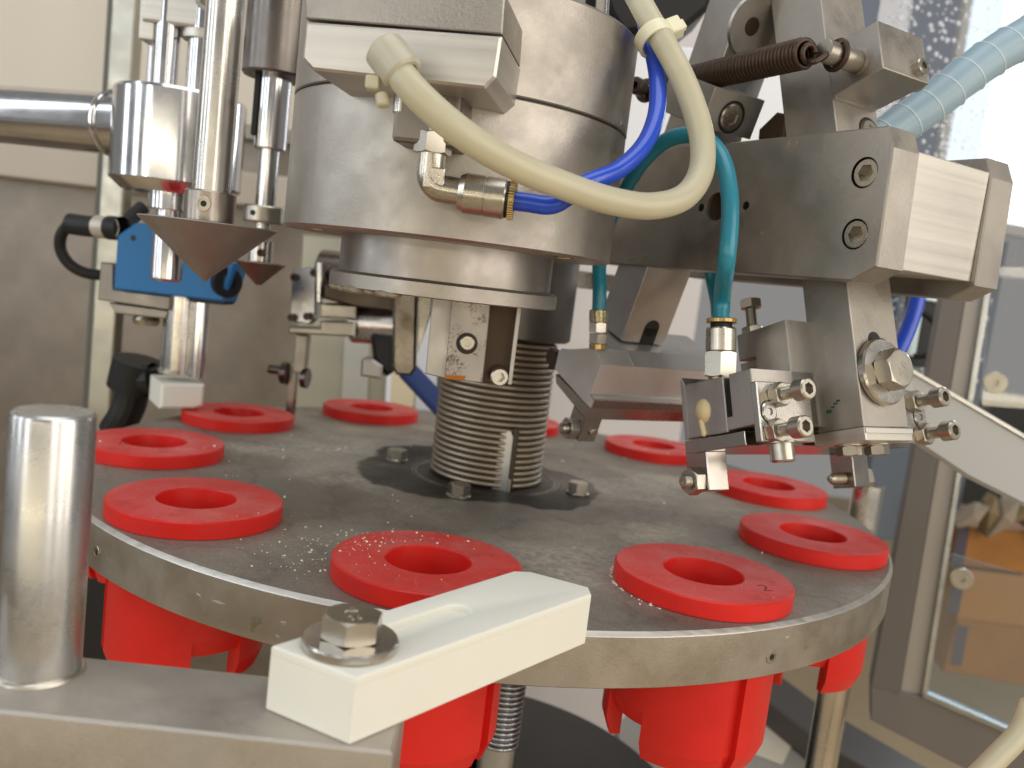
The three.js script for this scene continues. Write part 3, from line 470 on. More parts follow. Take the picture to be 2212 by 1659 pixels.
hoseThing('teal_hose', 'teal hose arching from the near jaw fitting over to the rear jaw fitting', [F1.wor(-53.6, 30, 35).addScaledVector(NEARUP, 27), F1.wor(-53.6, 30, 35).addScaledVector(NEARUP, 40), [1570, 560, 404], [1577, 480, 404], [1575, 410, 408], [1560, 345, 415], [1530, 305, 425], [1490, 291, 436], [1440, 303, 450], [1392, 345, 468], [1350, 410, 490], [1312, 490, 508], [1295, 570, 516], F2.wor(-13.2, 24.6, -4).addScaledVector(FARUP, 34), F2.wor(-13.2, 24.6, -4).addScaledVector(FARUP, 20)], 4.15, M.teal);
hoseThing('teal_hose', 'short teal hose piece hanging behind the near teal hose', [[1530, 560, 520], [1540, 610, 520], [1548, 650, 515], [1552, 690, 505], [1560, 740, 500]], 4, M.teal, 60);
{
  const o = at(1416, 76, 403), ax = at(1432, 90, 400).sub(at(1402, 40, 404)).normalize(), t = thing('cable_tie', 'cream nylon cable tie binding the cream and blue hoses', 'cable tie', new Frame(o));
  const x = RIGHT.clone().addScaledVector(ax, -RIGHT.dot(ax)).normalize(), z = new V3().crossVectors(x, ax), p = [];
  const prof = []; for (let i = 0; i <= 64; i++) { const a = i / 64 * 6.2832; p.push(x.clone().multiplyScalar(Math.cos(a) * 7.4 - 0.6).addScaledVector(z, Math.sin(a) * 8.4 + (z.z > 0 ? -1.5 : 1.5))); }
  const pos = []; const q = (i, r, h) => { const c = p[i].clone(); return c.multiplyScalar(r).addScaledVector(ax, h); };
  for (let i = 0; i < 64; i++) { const Q = (a, b, c, d) => pos.push(...a.toArray(), ...b.toArray(), ...c.toArray(), ...a.toArray(), ...c.toArray(), ...d.toArray()); const j = i + 1; Q(q(i, 1.14, -3), q(j, 1.14, -3), q(j, 1.14, 3), q(i, 1.14, 3)); Q(q(i, 1.14, 3), q(j, 1.14, 3), q(j, .97, 3), q(i, .97, 3)); Q(q(i, .97, -3), q(j, .97, -3), q(j, 1.14, -3), q(i, 1.14, -3)); }
  const g = new THREE.BufferGeometry(); g.setAttribute('position', new THREE.Float32BufferAttribute(pos, 3)); g.computeVertexNormals();
  part('band', g, M.tie, t); const mm = new THREE.Matrix4().makeBasis(x, ax, z);
  part('lock_head', [bx(6, 13, -4.2, 4.2, -3.6, 3.6, .9), bx(12.6, 15, -2.4, 2.4, -1.4, 1.4, .3)].map(k => k.applyMatrix4(mm)), M.tie, t);
}
{ // clear collar where the cream hose starts
  const o = at(850, 134, 317), t = thing('hose_clamp', 'clear plastic ear clamp on the end of the cream hose', 'hose clamp', new Frame(o)), d = at(900, 200, 314).sub(o).normalize();
  part('sleeve', [ring(5.6, 7.8, 14, d.clone().multiplyScalar(-7), d, 1), cyl(5.6, 2, d.clone().multiplyScalar(-5), d)], std({ color: '#d5d0bd', roughness: .3, transmission: .35, thickness: 0 }), t); part('ear', [bx(-9, -4, -11, -6, -2, 4, 1), cyl(2.4, 5, [-3, -12, 2], [.3, -.9, .2], .6)], M.cream, t);
}

// ---------------------------------------------------------------- guide block on its bracket, in the foreground
{
  const F = new Frame(new V3(-24, 3, 365)), t = thing('bracket_bar', 'flat steel bracket bar in the foreground carrying the white block and the steel pin', 'bracket', F);
  part('bar', ext([[-200, -23], [6.6, -21.4], [6.4, 18], [-200, 14]], 0, 30, .9).rotateX(-Math.PI / 2), M.bar, t);
  const p = thing('steel_pin', 'polished steel pin standing upright at the left end of the bracket bar', 'pin', new Frame(new V3(-134, 3, 361)));
  part('pin', lat([[0, 0], [12.2, 0], [12.2, 82], [11.8, 83.2], [10.8, 84], [0, 84]], [0, 0, 0], YUP, 96), metal('#cfcecc', .40), p);
  part('weld', [(() => { const g = new THREE.TorusGeometry(12.4, 1.3, 10, 60).rotateX(Math.PI / 2), q = g.attributes.position; for (let i = 0; i < q.count; i++) q.setY(i, q.getY(i) * (.6 + .7 * nB(q.getX(i) * .02 + .5, q.getZ(i) * .02 + .5))); return g; })()], M.hard, p);
  const W = new Frame(new V3(-20, 3, 330)), b = thing('guide_block', 'off-white plastic guide block with a long slot, bolted to the bracket bar', 'guide block', W);
  const poly = [[-59, 370.5], [-30.4, 385.4], [47.3, 292.6], [46.9, 284.6], [23.5, 273.4], [16.3, 275.2]].map(([x, z]) => [x + 20, -(z - 330)]);
  const dir = new V3(75.5, 0, -95).normalize(), nor = new V3(95, 0, 75.5).normalize();
  // the slot runs along the block from under the washer
  const c0 = new V3(-36.6, 0, 365.4), slot = [], L = 52, w = 5.2; for (let i = 0; i <= 24; i++) { const a = -Math.PI / 2 + Math.PI * i / 24; const q = c0.clone().addScaledVector(dir, L + Math.cos(a) * w).addScaledVector(nor, Math.sin(a) * w); slot.push([q.x + 20, -(q.z - 330)]); } for (let i = 0; i <= 24; i++) { const a = Math.PI / 2 + Math.PI * i / 24; const q = c0.clone().addScaledVector(dir, Math.cos(a) * w).addScaledVector(nor, Math.sin(a) * w); slot.push([q.x + 20, -(q.z - 330)]); }
  const s = new THREE.Shape(poly.map(p => new THREE.Vector2(...p))); s.holes.push(new THREE.Path(slot.map(p => new THREE.Vector2(...p))));
  const top = new THREE.ExtrudeGeometry(s, { depth: 2.4, bevelEnabled: true, bevelThickness: .8, bevelSize: .8, bevelOffset: -.8, bevelSegments: 3 }).translate(0, 0, 17.8).rotateX(-Math.PI / 2);
  part('block', [top, ext(poly, 18.2, 18.2, .6).rotateX(-Math.PI / 2)], M.white, b);
  const k = c0.clone().addScaledVector(dir, 1).sub(new V3(-20, 0, 330));
  part('washer', ring(4, 15.2, 3, [k.x, 21.2, k.z], YUP, .6), M.polished, b); part('hex_bolt', hex(17, 7.6, [k.x, 24.2, k.z], YUP, 0, .5), M.hard, b);
  { const font = await new FontLoader().loadAsync('fonts/droid/droid_sans_bold.typeface.json'), w = (s, y) => new TextGeometry(s, { font, size: 2.8, depth: .3, curveSegments: 4 }).translate(-2.4, y, 0).rotateX(-Math.PI / 2).rotateY(.5).translate(k.x, 31.75, k.z); part('stamped_letters', [w('A2', 1.4), w('70', -4.6)], M.hard, b); }
}
// ---------------------------------------------------------------- plungers on the left
{
  const c = onY(452, 470, 0), ax = at(452, 470, 458), o = new V3(ax.x, at(443, 610, 458).y, ax.z), F = new Frame(o), t = thing('cone_plunger', 'pointed steel cone on a polished rod above the front left cup holder', 'plunger', F);
  const H = 30.5; part('cone', lat([[0, 0], [.5, .3], [35, H], [34.6, H + .6], [10, H + .8]].map(q => q), [0, 0, 0], YUP, 128), metal('#aca6a0', .85), t);
  part('collar', lat([[0, H + .8], [12.6, H + .8], [13, H + 1.4], [13, H + 16], [12.4, H + 16.8], [0, H + 16.8]]), metal('#a59c93', .42), t);
  part('rod', [lat([[0, H + 16], [9.6, H + 16], [9.6, 300], [0, 300]])], M.polished, t);
  const d = new V3(.08, 0, 1).normalize(), q = d.clone().multiplyScalar(12.6).setY(H + 9.6); part('grub_screw', [ring(2.6, 3.8, 1, q, d, .2), ring(1.6, 2.6, .5, q, d, .1)], M.hard, t); part('screw_hole', cyl(1.8, .3, q.clone().addScaledVector(d, .1), d, .05), M.black, t);
}
{
  const ax = at(563, 560, 590), o = new V3(ax.x, at(562, 617, 590).y, ax.z), t = thing('cone_plunger', 'smaller steel cone on a thin stepped rod, behind the big cone', 'plunger', new Frame(o));
  part('cone', lat([[0, 0], [2, .4], [17, 15], [16.6, 15.8], [8, 16]]), metal('#8d7a6e', .6), t);
  part('stem', [lat([[0, 15], [8, 15], [8, 30], [0, 30]]), lat([[0, 30], [5, 30], [5, 42], [0, 42]])], M.polished, t);
  part('collar', lat([[0, 42], [13, 42], [13.6, 43], [13.6, 52], [13, 53], [0, 53]]), M.hard, t); part('collar_screw', cyl(1.8, .4, [-4, 47.5, 13], [-.28, 0, .96]), M.black, t);
  part('stem_screw', [socket(2.6, 5, [3, 22, 7.6], T, 2.4, 2)], M.rust, t);
  part('rod', [lat([[0, 53], [6.6, 53], [6.6, 93], [0, 93]]), lat([[0, 90], [10, 90], [10.6, 91], [10.6, 160], [0, 160]])], M.chrome, t);
  part('housing', lat([[10.6, 137], [21, 137], [22, 138.5], [22, 240], [0, 240]].map(q => q)), metal('#7c7671', .45), t, { label: 'dark grey round housing' });
  part('key_slot', bx(-11.4, -8, 98, 150, 2, 8, .2), M.dark, t);
}
{
  const ax = at(366, 500, 600), o = new V3(ax.x, at(360, 608, 600).y, ax.z), F = new Frame(o), t = thing('chrome_collar', 'big chromed collar welded to a horizontal chrome bar at the left', 'collar', F), y = (px, py) => at(px, py, 600).y - o.y;
  part('piston', [lat([[0, 0], [8.4, 0], [10.4, 2], [10.4, 34], [0, 34]]), lat([[0, 48], [14.6, 48], [15, 49], [15, 66], [0, 66]]), cyl(9.4, 32, [0, 32, 0])], M.chrome, t);
  const y0 = 59, y1 = 125; part('collar', lat([[0, y0], [34, y0], [42, y0 + 6.5], [42.6, y0 + 7.5], [42.6, y1 - 2], [41.6, y1], [0, y1]], [2, 0, 0], YUP, 96), M.chrome, t);
  const h = F.loc(at(250, 268, 600)), g = F.loc(at(-40, 243, 640)), d = g.clone().sub(h); part('bar', [cyl(20.5, d.length() + 20, h.clone().addScaledVector(d.clone().normalize(), -20), d, .5, 64)], M.chrome, t);
  part('weld', [new THREE.TorusGeometry(20.6, 2.2, 10, 48).applyQuaternion(new THREE.Quaternion().setFromUnitVectors(T3(), d.clone().normalize())).translate(...h.clone().addScaledVector(d.clone().normalize(), 1).toArray())], M.chrome, t);
  part('rod', [lat([[0, y1], [8.2, y1], [8.2, y1 + 60], [0, y1 + 60]], [-9, 0, 4]), lat([[0, y1], [4, y1], [4, y1 + 60], [0, y1 + 60]], [-22, 0, -8]), lat([[0, y1 - 1], [8, y1 - 1], [8, y1 + 3], [10.4, y1 + 4], [10.4, y1 + 60], [0, y1 + 60]], [15, 0, 2])], M.chrome, t);
  part('carriage', [bx(-24, 30, y1 + 43, y1 + 120, -24, 12, 2), bx(-26, -16, y1 + 32, y1 + 120, -16, 10, 1), cyl(14, 6, [14, y1 + 37, 0])], M.brushed, t);
  part('carriage_screw', [lat([[0, 4.6], [3, 4], [6, 1.6], [6.8, 0]].reverse(), [19, y1 + 63, 12], T, 40), ring(6, 9, 1, [19, y1 + 63, 12], T)], M.polished, t);
}
function T3() { return new V3(0, 0, 1); }
// ---------------------------------------------------------------- sensor and small parts in the left background
{
  const F = new Frame(at(375, 560, 690), 6), t = thing('photo_sensor', 'bright blue sensor box with a black lens, on a grey bracket at the left', 'sensor', F), VK = view(0, 700, 1.7015), P = (l, z) => F.poly(l, z, VK);
  part('housing', ext(P([[745, 310], [860, 232], [985, 232], [1100, 300], [1505, 490], [1425, 735], [722, 655]], 8), 8, 26, 1.5, []), M.blueBox, t);
  const h = F.on('t', ...VK(850, 328), 8); part('screw_hole', cyl(2.3, .4, [h.x, h.y, 7.8], T, .1), M.black, t);
  const q = F.on('t', ...VK(1462, 610), 0); part('lens', [ring(6, 12, 6, [q.x - 2, q.y, 3], [.75, 0, .66]), cyl(11, 4, [q.x - 2, q.y, 3], [.75, 0, .66])], M.black, t);
  part('bracket', [ext(P([[640, 480], [725, 490], [722, 655], [1090, 700], [1080, 790], [620, 720]], -4), -4, 24, 1), ext(P([[690, 740], [1080, 790], [1060, 845], [740, 810]], -8), -8, 20, 1)], metal('#8f8880', .5), t);
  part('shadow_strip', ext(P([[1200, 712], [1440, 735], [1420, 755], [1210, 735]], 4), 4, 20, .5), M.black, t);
  part('dome_nut', lat([[0, 0], [9, 1], [11, 4], [9, 8], [0, 9]].reverse().map(q => [q[0], -q[1]]), [F.on('t', ...VK(935, 850), -18).x, F.on('t', ...VK(935, 850), -18).y + 4, -18]), M.hard, t);
  const c = list => list.map(([x, y, d]) => F.loc(at(...VK(x, y), d)));
  part('plug', [tube(c([[780, 268, 690], [700, 262, 694]]), 9.5, 10, 24), ], M.rubber, t); part('plug_ring', [tube(c([[700, 262, 694], [625, 256, 698]]), 9, 10, 24)], std({ color: '#c9c2b6', roughness: .4, metalness: .4 }), t);
  part('cable', [tube(c([[640, 256, 698], [540, 250, 702], [450, 236, 706]]), 8.5, 20, 20), tube(c([[470, 238, 704], [420, 262, 708], [385, 330, 712], [390, 410, 716], [440, 490, 720], [530, 545, 724], [640, 565, 728]]), 4.6, 80, 16), tube(c([[800, 250, 700], [850, 190, 706], [915, 130, 712]]), 6, 20, 12)], M.rubber, t);
  const R1 = F.on('t', ...VK(1140, 720), -30), R2 = F.on('t', ...VK(1290, 730), -30);
  const g = thing('guide_rods', 'pair of bright vertical guide rods below the blue sensor', 'rods', new Frame(at(402, 730, 720))), L = p => new Frame(at(402, 730, 720)).loc(p);
  part('rod', [cyl(13, 82, L(at(385, 805, 720)))], M.polished, g); part('rod', [cyl(6.5, 84, L(at(424, 815, 715)))], M.chrome, g); part('rod', [cyl(5, 82, L(at(358, 800, 725)))], M.polished, g);
}
{
  const VK = view(0, 700, 1.7015), F = new Frame(at(...VK(1150, 1330), 700), -32), t = thing('stop_block', 'small white plastic stop block hanging below the guide rods', 'block', F), P = (l, z) => F.poly(l, z, VK);
  part('block', ext(P([[1030, 1255], [1308, 1262], [1296, 1400], [1240, 1418], [1018, 1418]], 0), 0, 48, 2), M.white, t); const s = F.on('t', ...VK(1100, 1190), -20);
  part('screw', [cyl(11, 3, [s.x, s.y, -22]), hex(12, 6, [s.x + 4, s.y + 2, -22], YUP)], M.hard, t);
  const c = thing('clamp_lever', 'black plastic clamp lever behind the turntable at the left', 'lever', new Frame(at(290, 850, 760)));
  const L = list => list.map(([x, y, d]) => at(...VK(x, y), d).sub(at(290, 850, 760)));
  part('handle', [tube(L([[985, 1225, 750], [900, 1235, 752], [860, 1275, 755], [830, 1380, 758], [790, 1470, 760], [730, 1560, 765]]), 14, 60, 16)], M.black, c); part('hub', [cyl(22, 26, L([[850, 1290, 760]])[0], [.2, 1, .1])], M.black, c);
}
{ // clamp and linkage behind the head
  const VD = view(1000, 900, 2.37), F = new Frame(at(...VD(400, 500), 760), 8), t = thing('rod_clamp', 'blurred steel clamp on a horizontal rod behind the machine head', 'clamp', F), P = (l, z) => F.poly(l, z, VD);
  part('plate', ext(P([[225, 270], [370, 240], [440, 260], [430, 700], [370, 750], [205, 720]], 0), 0, 12, 1), metal('#a5a3a5', .4), t);
  part('ear', ext(P([[440, 190], [495, 200], [480, 560], [440, 560]], 6), 6, 8, 1), M.polished, t);
  part('split_block', [ext(P([[470, 560], [790, 580], [785, 705], [470, 690]], 14), 14, 40, 1.5), ext(P([[470, 716], [785, 732], [780, 862], [190, 830], [195, 770], [470, 780]], 14), 14, 40, 1.5)], metal('#9a958a', .45), t);
  const a = F.on('t', ...VD(770, 740), -8), b = F.on('t', ...VD(1180, 770), -8); part('rod', [cyl(17, b.clone().sub(a).length(), a, b.clone().sub(a))], M.polished, t);
  const a2 = F.on('t', ...VD(490, 300), -30), b2 = F.on('t', ...VD(720, 330), -30); part('rod', [cyl(22, b2.clone().sub(a2).length(), a2, b2.clone().sub(a2))], metal('#7b7168', .35), t);
  for (const [x, y] of [[235, 330], [410, 290], [210, 690], [350, 680], [640, 525]]) { const s = F.on('t', ...VD(x, y), 6); part('screw', socket(3.4, 5, [s.x, s.y, 0], T, 3, 2), y === 525 ? M.polished : M.rust, t); }
  const s1 = F.on('t', ...VD(320, 840), -6), s2 = F.on('t', ...VD(295, 1180), -6), s3 = F.on('t', ...VD(190, 1500), -6);
  part('stem', [bx(s1.x - 5, s1.x + 6, s2.y, s1.y, -12, -2, 1), bx(s2.x - 10, s2.x - 3, s3.y - 30, s2.y + 8, -12, -5, .6)], metal('#8f8a80', .45), t);
  part('roller', [cyl(9, 5, [s2.x + 3, s2.y - 4, -6], [1, 0, 0]), cyl(10, 6, [s2.x - 16, s2.y - 2, -6], [1, 0, 0]), cyl(4, 14, [s2.x - 28, s2.y, -4], [1, 0, 0])], metal('#5d5450', .4), t);
}
{
  const VD = view(1000, 900, 2.37), F = new Frame(at(...VD(1220, 800), 640), -4), t = thing('hanging_plate', 'rounded steel hanging plate with brown stains behind the machine head', 'plate', F), P = (l, z) => F.poly(l, z, VD);
  part('plate', ext(P([[1120, 400], [1340, 400], [1325, 1150], [1280, 1210], [1150, 1200], [1115, 1130]], 0), 0, 10, 2), metal('#8c857c', .42, { map: tex(256, 256, (x, y) => { const q = Math.max(0, nB(x, y) - .55) * 3, v = .85 - q * .4; return [v, v * (1 - q * .2), v * (1 - q * .45)]; }) }), t);
  part('side', ext(P([[1335, 400], [1480, 430], [1470, 640], [1345, 1000]], -14), -14, 10, 1), metal('#aaa69e', .35), t);
  const m = thing('rear_actuator', 'black and steel actuator in shadow behind the hanging plate', 'actuator', new Frame(at(...VD(1000, 600), 720)));
  const Fm = new Frame(at(...VD(1000, 600), 720)), Q = (l, z) => Fm.poly(l, z, VD);
  part('body', [ext(Q([[500, 400], [1120, 420], [1120, 640], [790, 600], [500, 520]], -20), -20, 40, 2)], metal('#5b534b', .5), m);
  part('black_body', [ext(Q([[920, 850], [1130, 860], [1120, 1180], [1060, 1220], [940, 1060]], -20), -20, 30, 4)], M.black, m);
  part('end_cap', [ext(Q([[840, 1060], [940, 1060], [1030, 1120], [1020, 1240], [830, 1210]], -16), -16, 30, 2)], M.jaw, m);
  part('post', [bx(-30, -18, 20, 80, -20, 0, 1), bx(-6, 6, 20, 80, -20, 0, 1)], M.polished, m);
  const s = hoseThing('blue_strap', 'dark blue strap running diagonally behind the threaded column', [[880, 800, 760], [925, 848, 750], [960, 885, 745]], 9, std({ color: '#2a3f78', roughness: .6 }), 20); s.userData.category = 'strap';
}

// ---------------------------------------------------------------- enclosure and surroundings
function struct(o, label) { o.userData.kind = 'structure'; if (label) o.userData.label = label; return o; }
const flat = (name, list, z, thick, mat, zoom, parent = scene, bev = 1) => { const m = part(name, ext(WORLD.poly(list, z, zoom), z, thick, bev), mat, parent); return m; };
{
  const m = part('floor', new THREE.PlaneGeometry(6000, 6000).rotateX(-Math.PI / 2).translate(0, -720, -600), std({ color: '#bfa987', roughness: .6, map: smudgeMap }), scene, { tile: .8 }); struct(m);
  const w = new THREE.Group(); w.name = 'wall'; scene.add(w); struct(w);
  const beige = std({ color: '#d3cabb', roughness: .55 }), grey = std({ color: '#8a8177', roughness: .38, metalness: .6, map: smudgeMap }), pale = std({ color: '#c8c2b8', roughness: .5 });
  part('panel', bx(-1500, -60, 290, 1100, -560, -540, 2), beige, w, { label: 'beige upper panel' });
  part('panel', bx(-1500, -60, -700, 291, -575, -545, 2), grey, w, { label: 'grey lower steel panel' });
  part('rail', bx(-1500, -60, 198, 240, -545, -500, 3), std({ color: '#b9afa0', roughness: .5 }), w); part('rail', bx(-1500, -60, 283, 303, -545, -530, 2), metal('#9a948a', .5), w);
  part('panel', bx(-60, 300, -700, 1100, -760, -740, 2), std({ color: '#e6e0de', roughness: .5 }), w, { label: 'pale panel behind the sealing arms' });
}
{
  const F = new Frame(at(235, 450, 900)), t = thing('frame_post', 'grey aluminium frame post standing in the left background', 'frame post', F);
  part('post', [bx(-10, 14, -700, 500, -22, 0, 2)], metal('#b7b4a8', .5), t); part('groove', [bx(-15, -10, -700, 500, -22, -1, .5)], std({ color: '#5d5c54', roughness: .6 }), t);
}
{ // grey cabinets far behind the linkage
  const F = new Frame(at(740, 700, 1010), 6), t = thing('rear_cabinet', 'blurred grey-green cabinet behind the rod clamp', 'cabinet', F), P = l => F.poly(l, 0);
  part('body', ext(P([[652, 505], [900, 530], [900, 960], [630, 930]]), 0, 40, 2), std({ color: '#a3a08f', roughness: .35, metalness: .4 }), t);
  part('panel', ext(F.poly([[745, 700], [800, 706], [792, 900], [736, 892]], 3), 3, 3, .5), std({ color: '#b9b8b0', roughness: .4, metalness: .3 }), t); part('cream_panel', ext(F.poly([[848, 760], [900, 766], [893, 880], [842, 874]], 3), 3, 3, .5), std({ color: '#e3d5b4', roughness: .5 }), t); part('white_trim', ext(F.poly([[838, 720], [850, 722], [842, 880], [832, 880]], 4), 4, 4, .5), std({ color: '#eef4f8', roughness: .4 }), t);
  part('white_panel', ext(F.poly([[905, 640], [950, 640], [940, 890], [896, 884]], 2), 2, 3, .5), std({ color: '#d9dde2', roughness: .4 }), t);
}
// window and door on the right
{
  const F = new Frame(at(2080, 300, 1900), -18), t = thing('window', 'bright overexposed window at the upper right behind the hose', 'window', F);
  part('window_pane', bx(-40, 60, -160, 520, -12, -6, 1), std({ color: '#ffffff', emissive: '#a8d2fa', emissiveIntensity: .85, roughness: .4 }), t); part('window_pane', bx(60.5, 1160, -160, 520, -12, -6, 1), std({ color: '#ffffff', emissive: '#f2f9ff', emissiveIntensity: 1.2, roughness: .4 }), t);
  { const c = F.wor(610, 180, 0), a = F.wor(610, 180, 1000); areaLight('window_light', c.multiplyScalar(MM).toArray(), a.multiplyScalar(MM).toArray(), 1.1, .68, [0.84, 0.93, 1], 7); }
  part('frame', [bx(-60, -40, -180, 540, -14, 6, 2), bx(-60, 1170, -186, -160, -14, 6, 2)], pale2(), t);
}
function pale2() { return std({ color: '#c4c6c4', roughness: .5 }); }
{
  const F = new Frame(at(2000, 200, 1150), -20), t = thing('dark_cabinet', 'dark cabinet side seen through the droplet covered pane', 'cabinet', F);
  part('lower_side', bx(44, 230, -620, -165, -60, -30, 3), std({ color: '#5d6671', roughness: .6 }), t); part('side', bx(-130, 44, -150, 330, -40, -10, 3), std({ color: '#666f7f', roughness: .6 }), t);
  const g = thing('splash_pane', 'clear splash guard pane covered in water droplets at the upper right', 'pane', new Frame(at(2060, 200, 900), -20));
  part('pane', bx(-110, 130, -330, 260, -2, 0, .2), M.pane, g);
  const d = []; for (let i = 0; i < 1900; i++) { const s = 1.0 + Math.pow(rnd(), 2) * 2.0; d.push(new THREE.SphereGeometry(s, 7, 4, 0, 6.2832, 0, 1.5708).rotateX(Math.PI / 2).scale(1, 1, .5).translate(-95 + rnd() * 200, -300 + rnd() * 520, 0)); }
  const m = part('water_droplets', d, std({ color: '#f4f8ff', roughness: .25, transmission: .45, thickness: 0 }), g, { smooth: true }); m.userData.kind = 'stuff';
}
{ // door frame
  const VN = view(2900, 1000, .8824), F = new Frame(at(2000, 1000, 820), 20), t = thing('door_frame', 'grey aluminium door frame on the right with a clear lower pane', 'door frame', F), P = (l, z) => F.poly(l, z, VN);
  part('post', ext(P([[562, 60], [640, 60], [415, 1420], [322, 1390]], 0), 0, 30, 1), std({ color: '#716c68', roughness: .5, metalness: .3 }), t);
  part('post_inner', ext(P([[640, 60], [700, 60], [490, 1420], [415, 1420]], -4), -4, 26, 1), std({ color: '#a9a39b', roughness: .45, metalness: .3 }), t);
  part('bead', ext(P([[700, 60], [722, 60], [512, 1415], [490, 1420]], 2), 2, 10, 1), metal('#cfd3d4', .4), t);
  part('bottom_rail', ext(P([[322, 1390], [500, 1425], [1500, 1863], [1500, 2112], [322, 1500]], 0), 0, 30, 1), std({ color: '#77726e', roughness: .5, metalness: .3 }), t);
  part('bottom_bead', ext(P([[500, 1410], [1500, 1848], [1500, 1863], [490, 1425]], 3), 3, 10, .5), metal('#aeb4b4', .4), t);
  part('lower_pane', ext(P([[590, 950], [1500, 1214], [1500, 1863], [500, 1420]], -10), -10, 4, .3), std({ color: '#e9eef0', roughness: .05, transmission: .95, thickness: 0, ior: 1.49 }), t);
  part('upper_pane', ext(P([[720, 0], [1500, 0], [1500, 520], [690, 460]], -10), -10, 4, .3), M.pane, t);
  for (const [x, y] of [[732, 384], [622, 1030]]) { const q = F.on('t', ...VN(x, y), -8); part('pane_screw', [ring(3, 10, 5, [q.x, q.y, -8], T), cyl(5, 2, [q.x, q.y, -8], T)], M.hard, t); }
  const g = thing('diagonal_brace', 'pale grey diagonal brace in front of the door frame', 'brace', new Frame(at(2090, 900, 640), 12)), Fg = new Frame(at(2090, 900, 640), 12), Q = (l, z) => Fg.poly(l, z, VN);
  part('arm', [ext(Q([[430, 330], [480, 350], [1500, 957], [1500, 1130], [640, 700], [430, 560]], 0), 0, 40, 3)], std({ color: '#b4b6b6', roughness: .45, metalness: .3 }), g); part('edge', [ext(Q([[440, 325], [1500, 942], [1500, 960], [440, 342]], 2), 2, 8, .5)], metal('#dcdcda', .4), g);
}
// spiral wrapped hose, upper right
{
  const c = new THREE.CatmullRomCurve3(hose([[1860, 330, 470], [1945, 270, 470], [2010, 225, 470], [2085, 165, 470], [2150, 118, 470], [2240, 68, 470], [2300, 40, 470]])), N = 900, K = 28, turns = 9.5, pos = [], fr = c.computeFrenetFrames(N);
  const o = c.getPointAt(0), P = (i, j) => { const s = i / N, a = j / K * 6.2832, p = c.getPointAt(s), ph = (s * turns - j / K * .35 + 10) % 1, r = 10.2 + .7 * ph; return p.sub(o).addScaledVector(fr.normals[i], Math.cos(a) * r).addScaledVector(fr.binormals[i], Math.sin(a) * r); };
  const grid = []; for (let i = 0; i <= N; i++) { const row = []; for (let j = 0; j < K; j++) row.push(P(i, j)); grid.push(row); }
  for (let i = 0; i < N; i++) for (let j = 0; j < K; j++) { const a = grid[i][j], b = grid[i + 1][j], d = grid[i][(j + 1) % K], e = grid[i + 1][(j + 1) % K]; for (const q of [a, d, e, a, e, b]) pos.push(q.x, q.y, q.z); }
  const g = new THREE.BufferGeometry(); g.setAttribute('position', new THREE.Float32BufferAttribute(pos, 3)); g.computeVertexNormals();
  const m = tag(part('spiral_hose', g, M.frost, scene, { crease: .6 }), 'translucent spiral wrapped hose rising to the upper right', 'hose'); m.position.copy(o).multiplyScalar(MM);
  const e = []; for (let k = 1; k < turns - .5; k++) { const pts = []; for (let j = 0; j <= K; j++) { const s = (k - .02 + j / K * .35) / turns, i = Math.min(N, Math.round(s * N)), a = j / K * 6.2832, p = c.getPointAt(Math.min(1, s)); pts.push(p.sub(o).addScaledVector(fr.normals[i], Math.cos(a) * 10.8).addScaledVector(fr.binormals[i], Math.sin(a) * 10.8)); } e.push(tube(pts, .38, 60, 6)); }
  part('wrap_edge', e, std({ color: '#d9e6ec', roughness: .3 }), m, { smooth: true });
}
hoseThing('blue_hose', 'short dark blue hose piece below the carrier bar at the right', [[1990, 600, 560], [1978, 660, 560], [1962, 710, 560], [1940, 760, 560]], 5, M.blue, 40);
hoseThing('cream_cable', 'pale cable curving in at the lower right corner', [[2230, 1520, 480], [2205, 1580, 475], [2150, 1640, 470], [2060, 1730, 465], [1940, 1850, 470], [1800, 2000, 480]], 6, M.cream, 40);
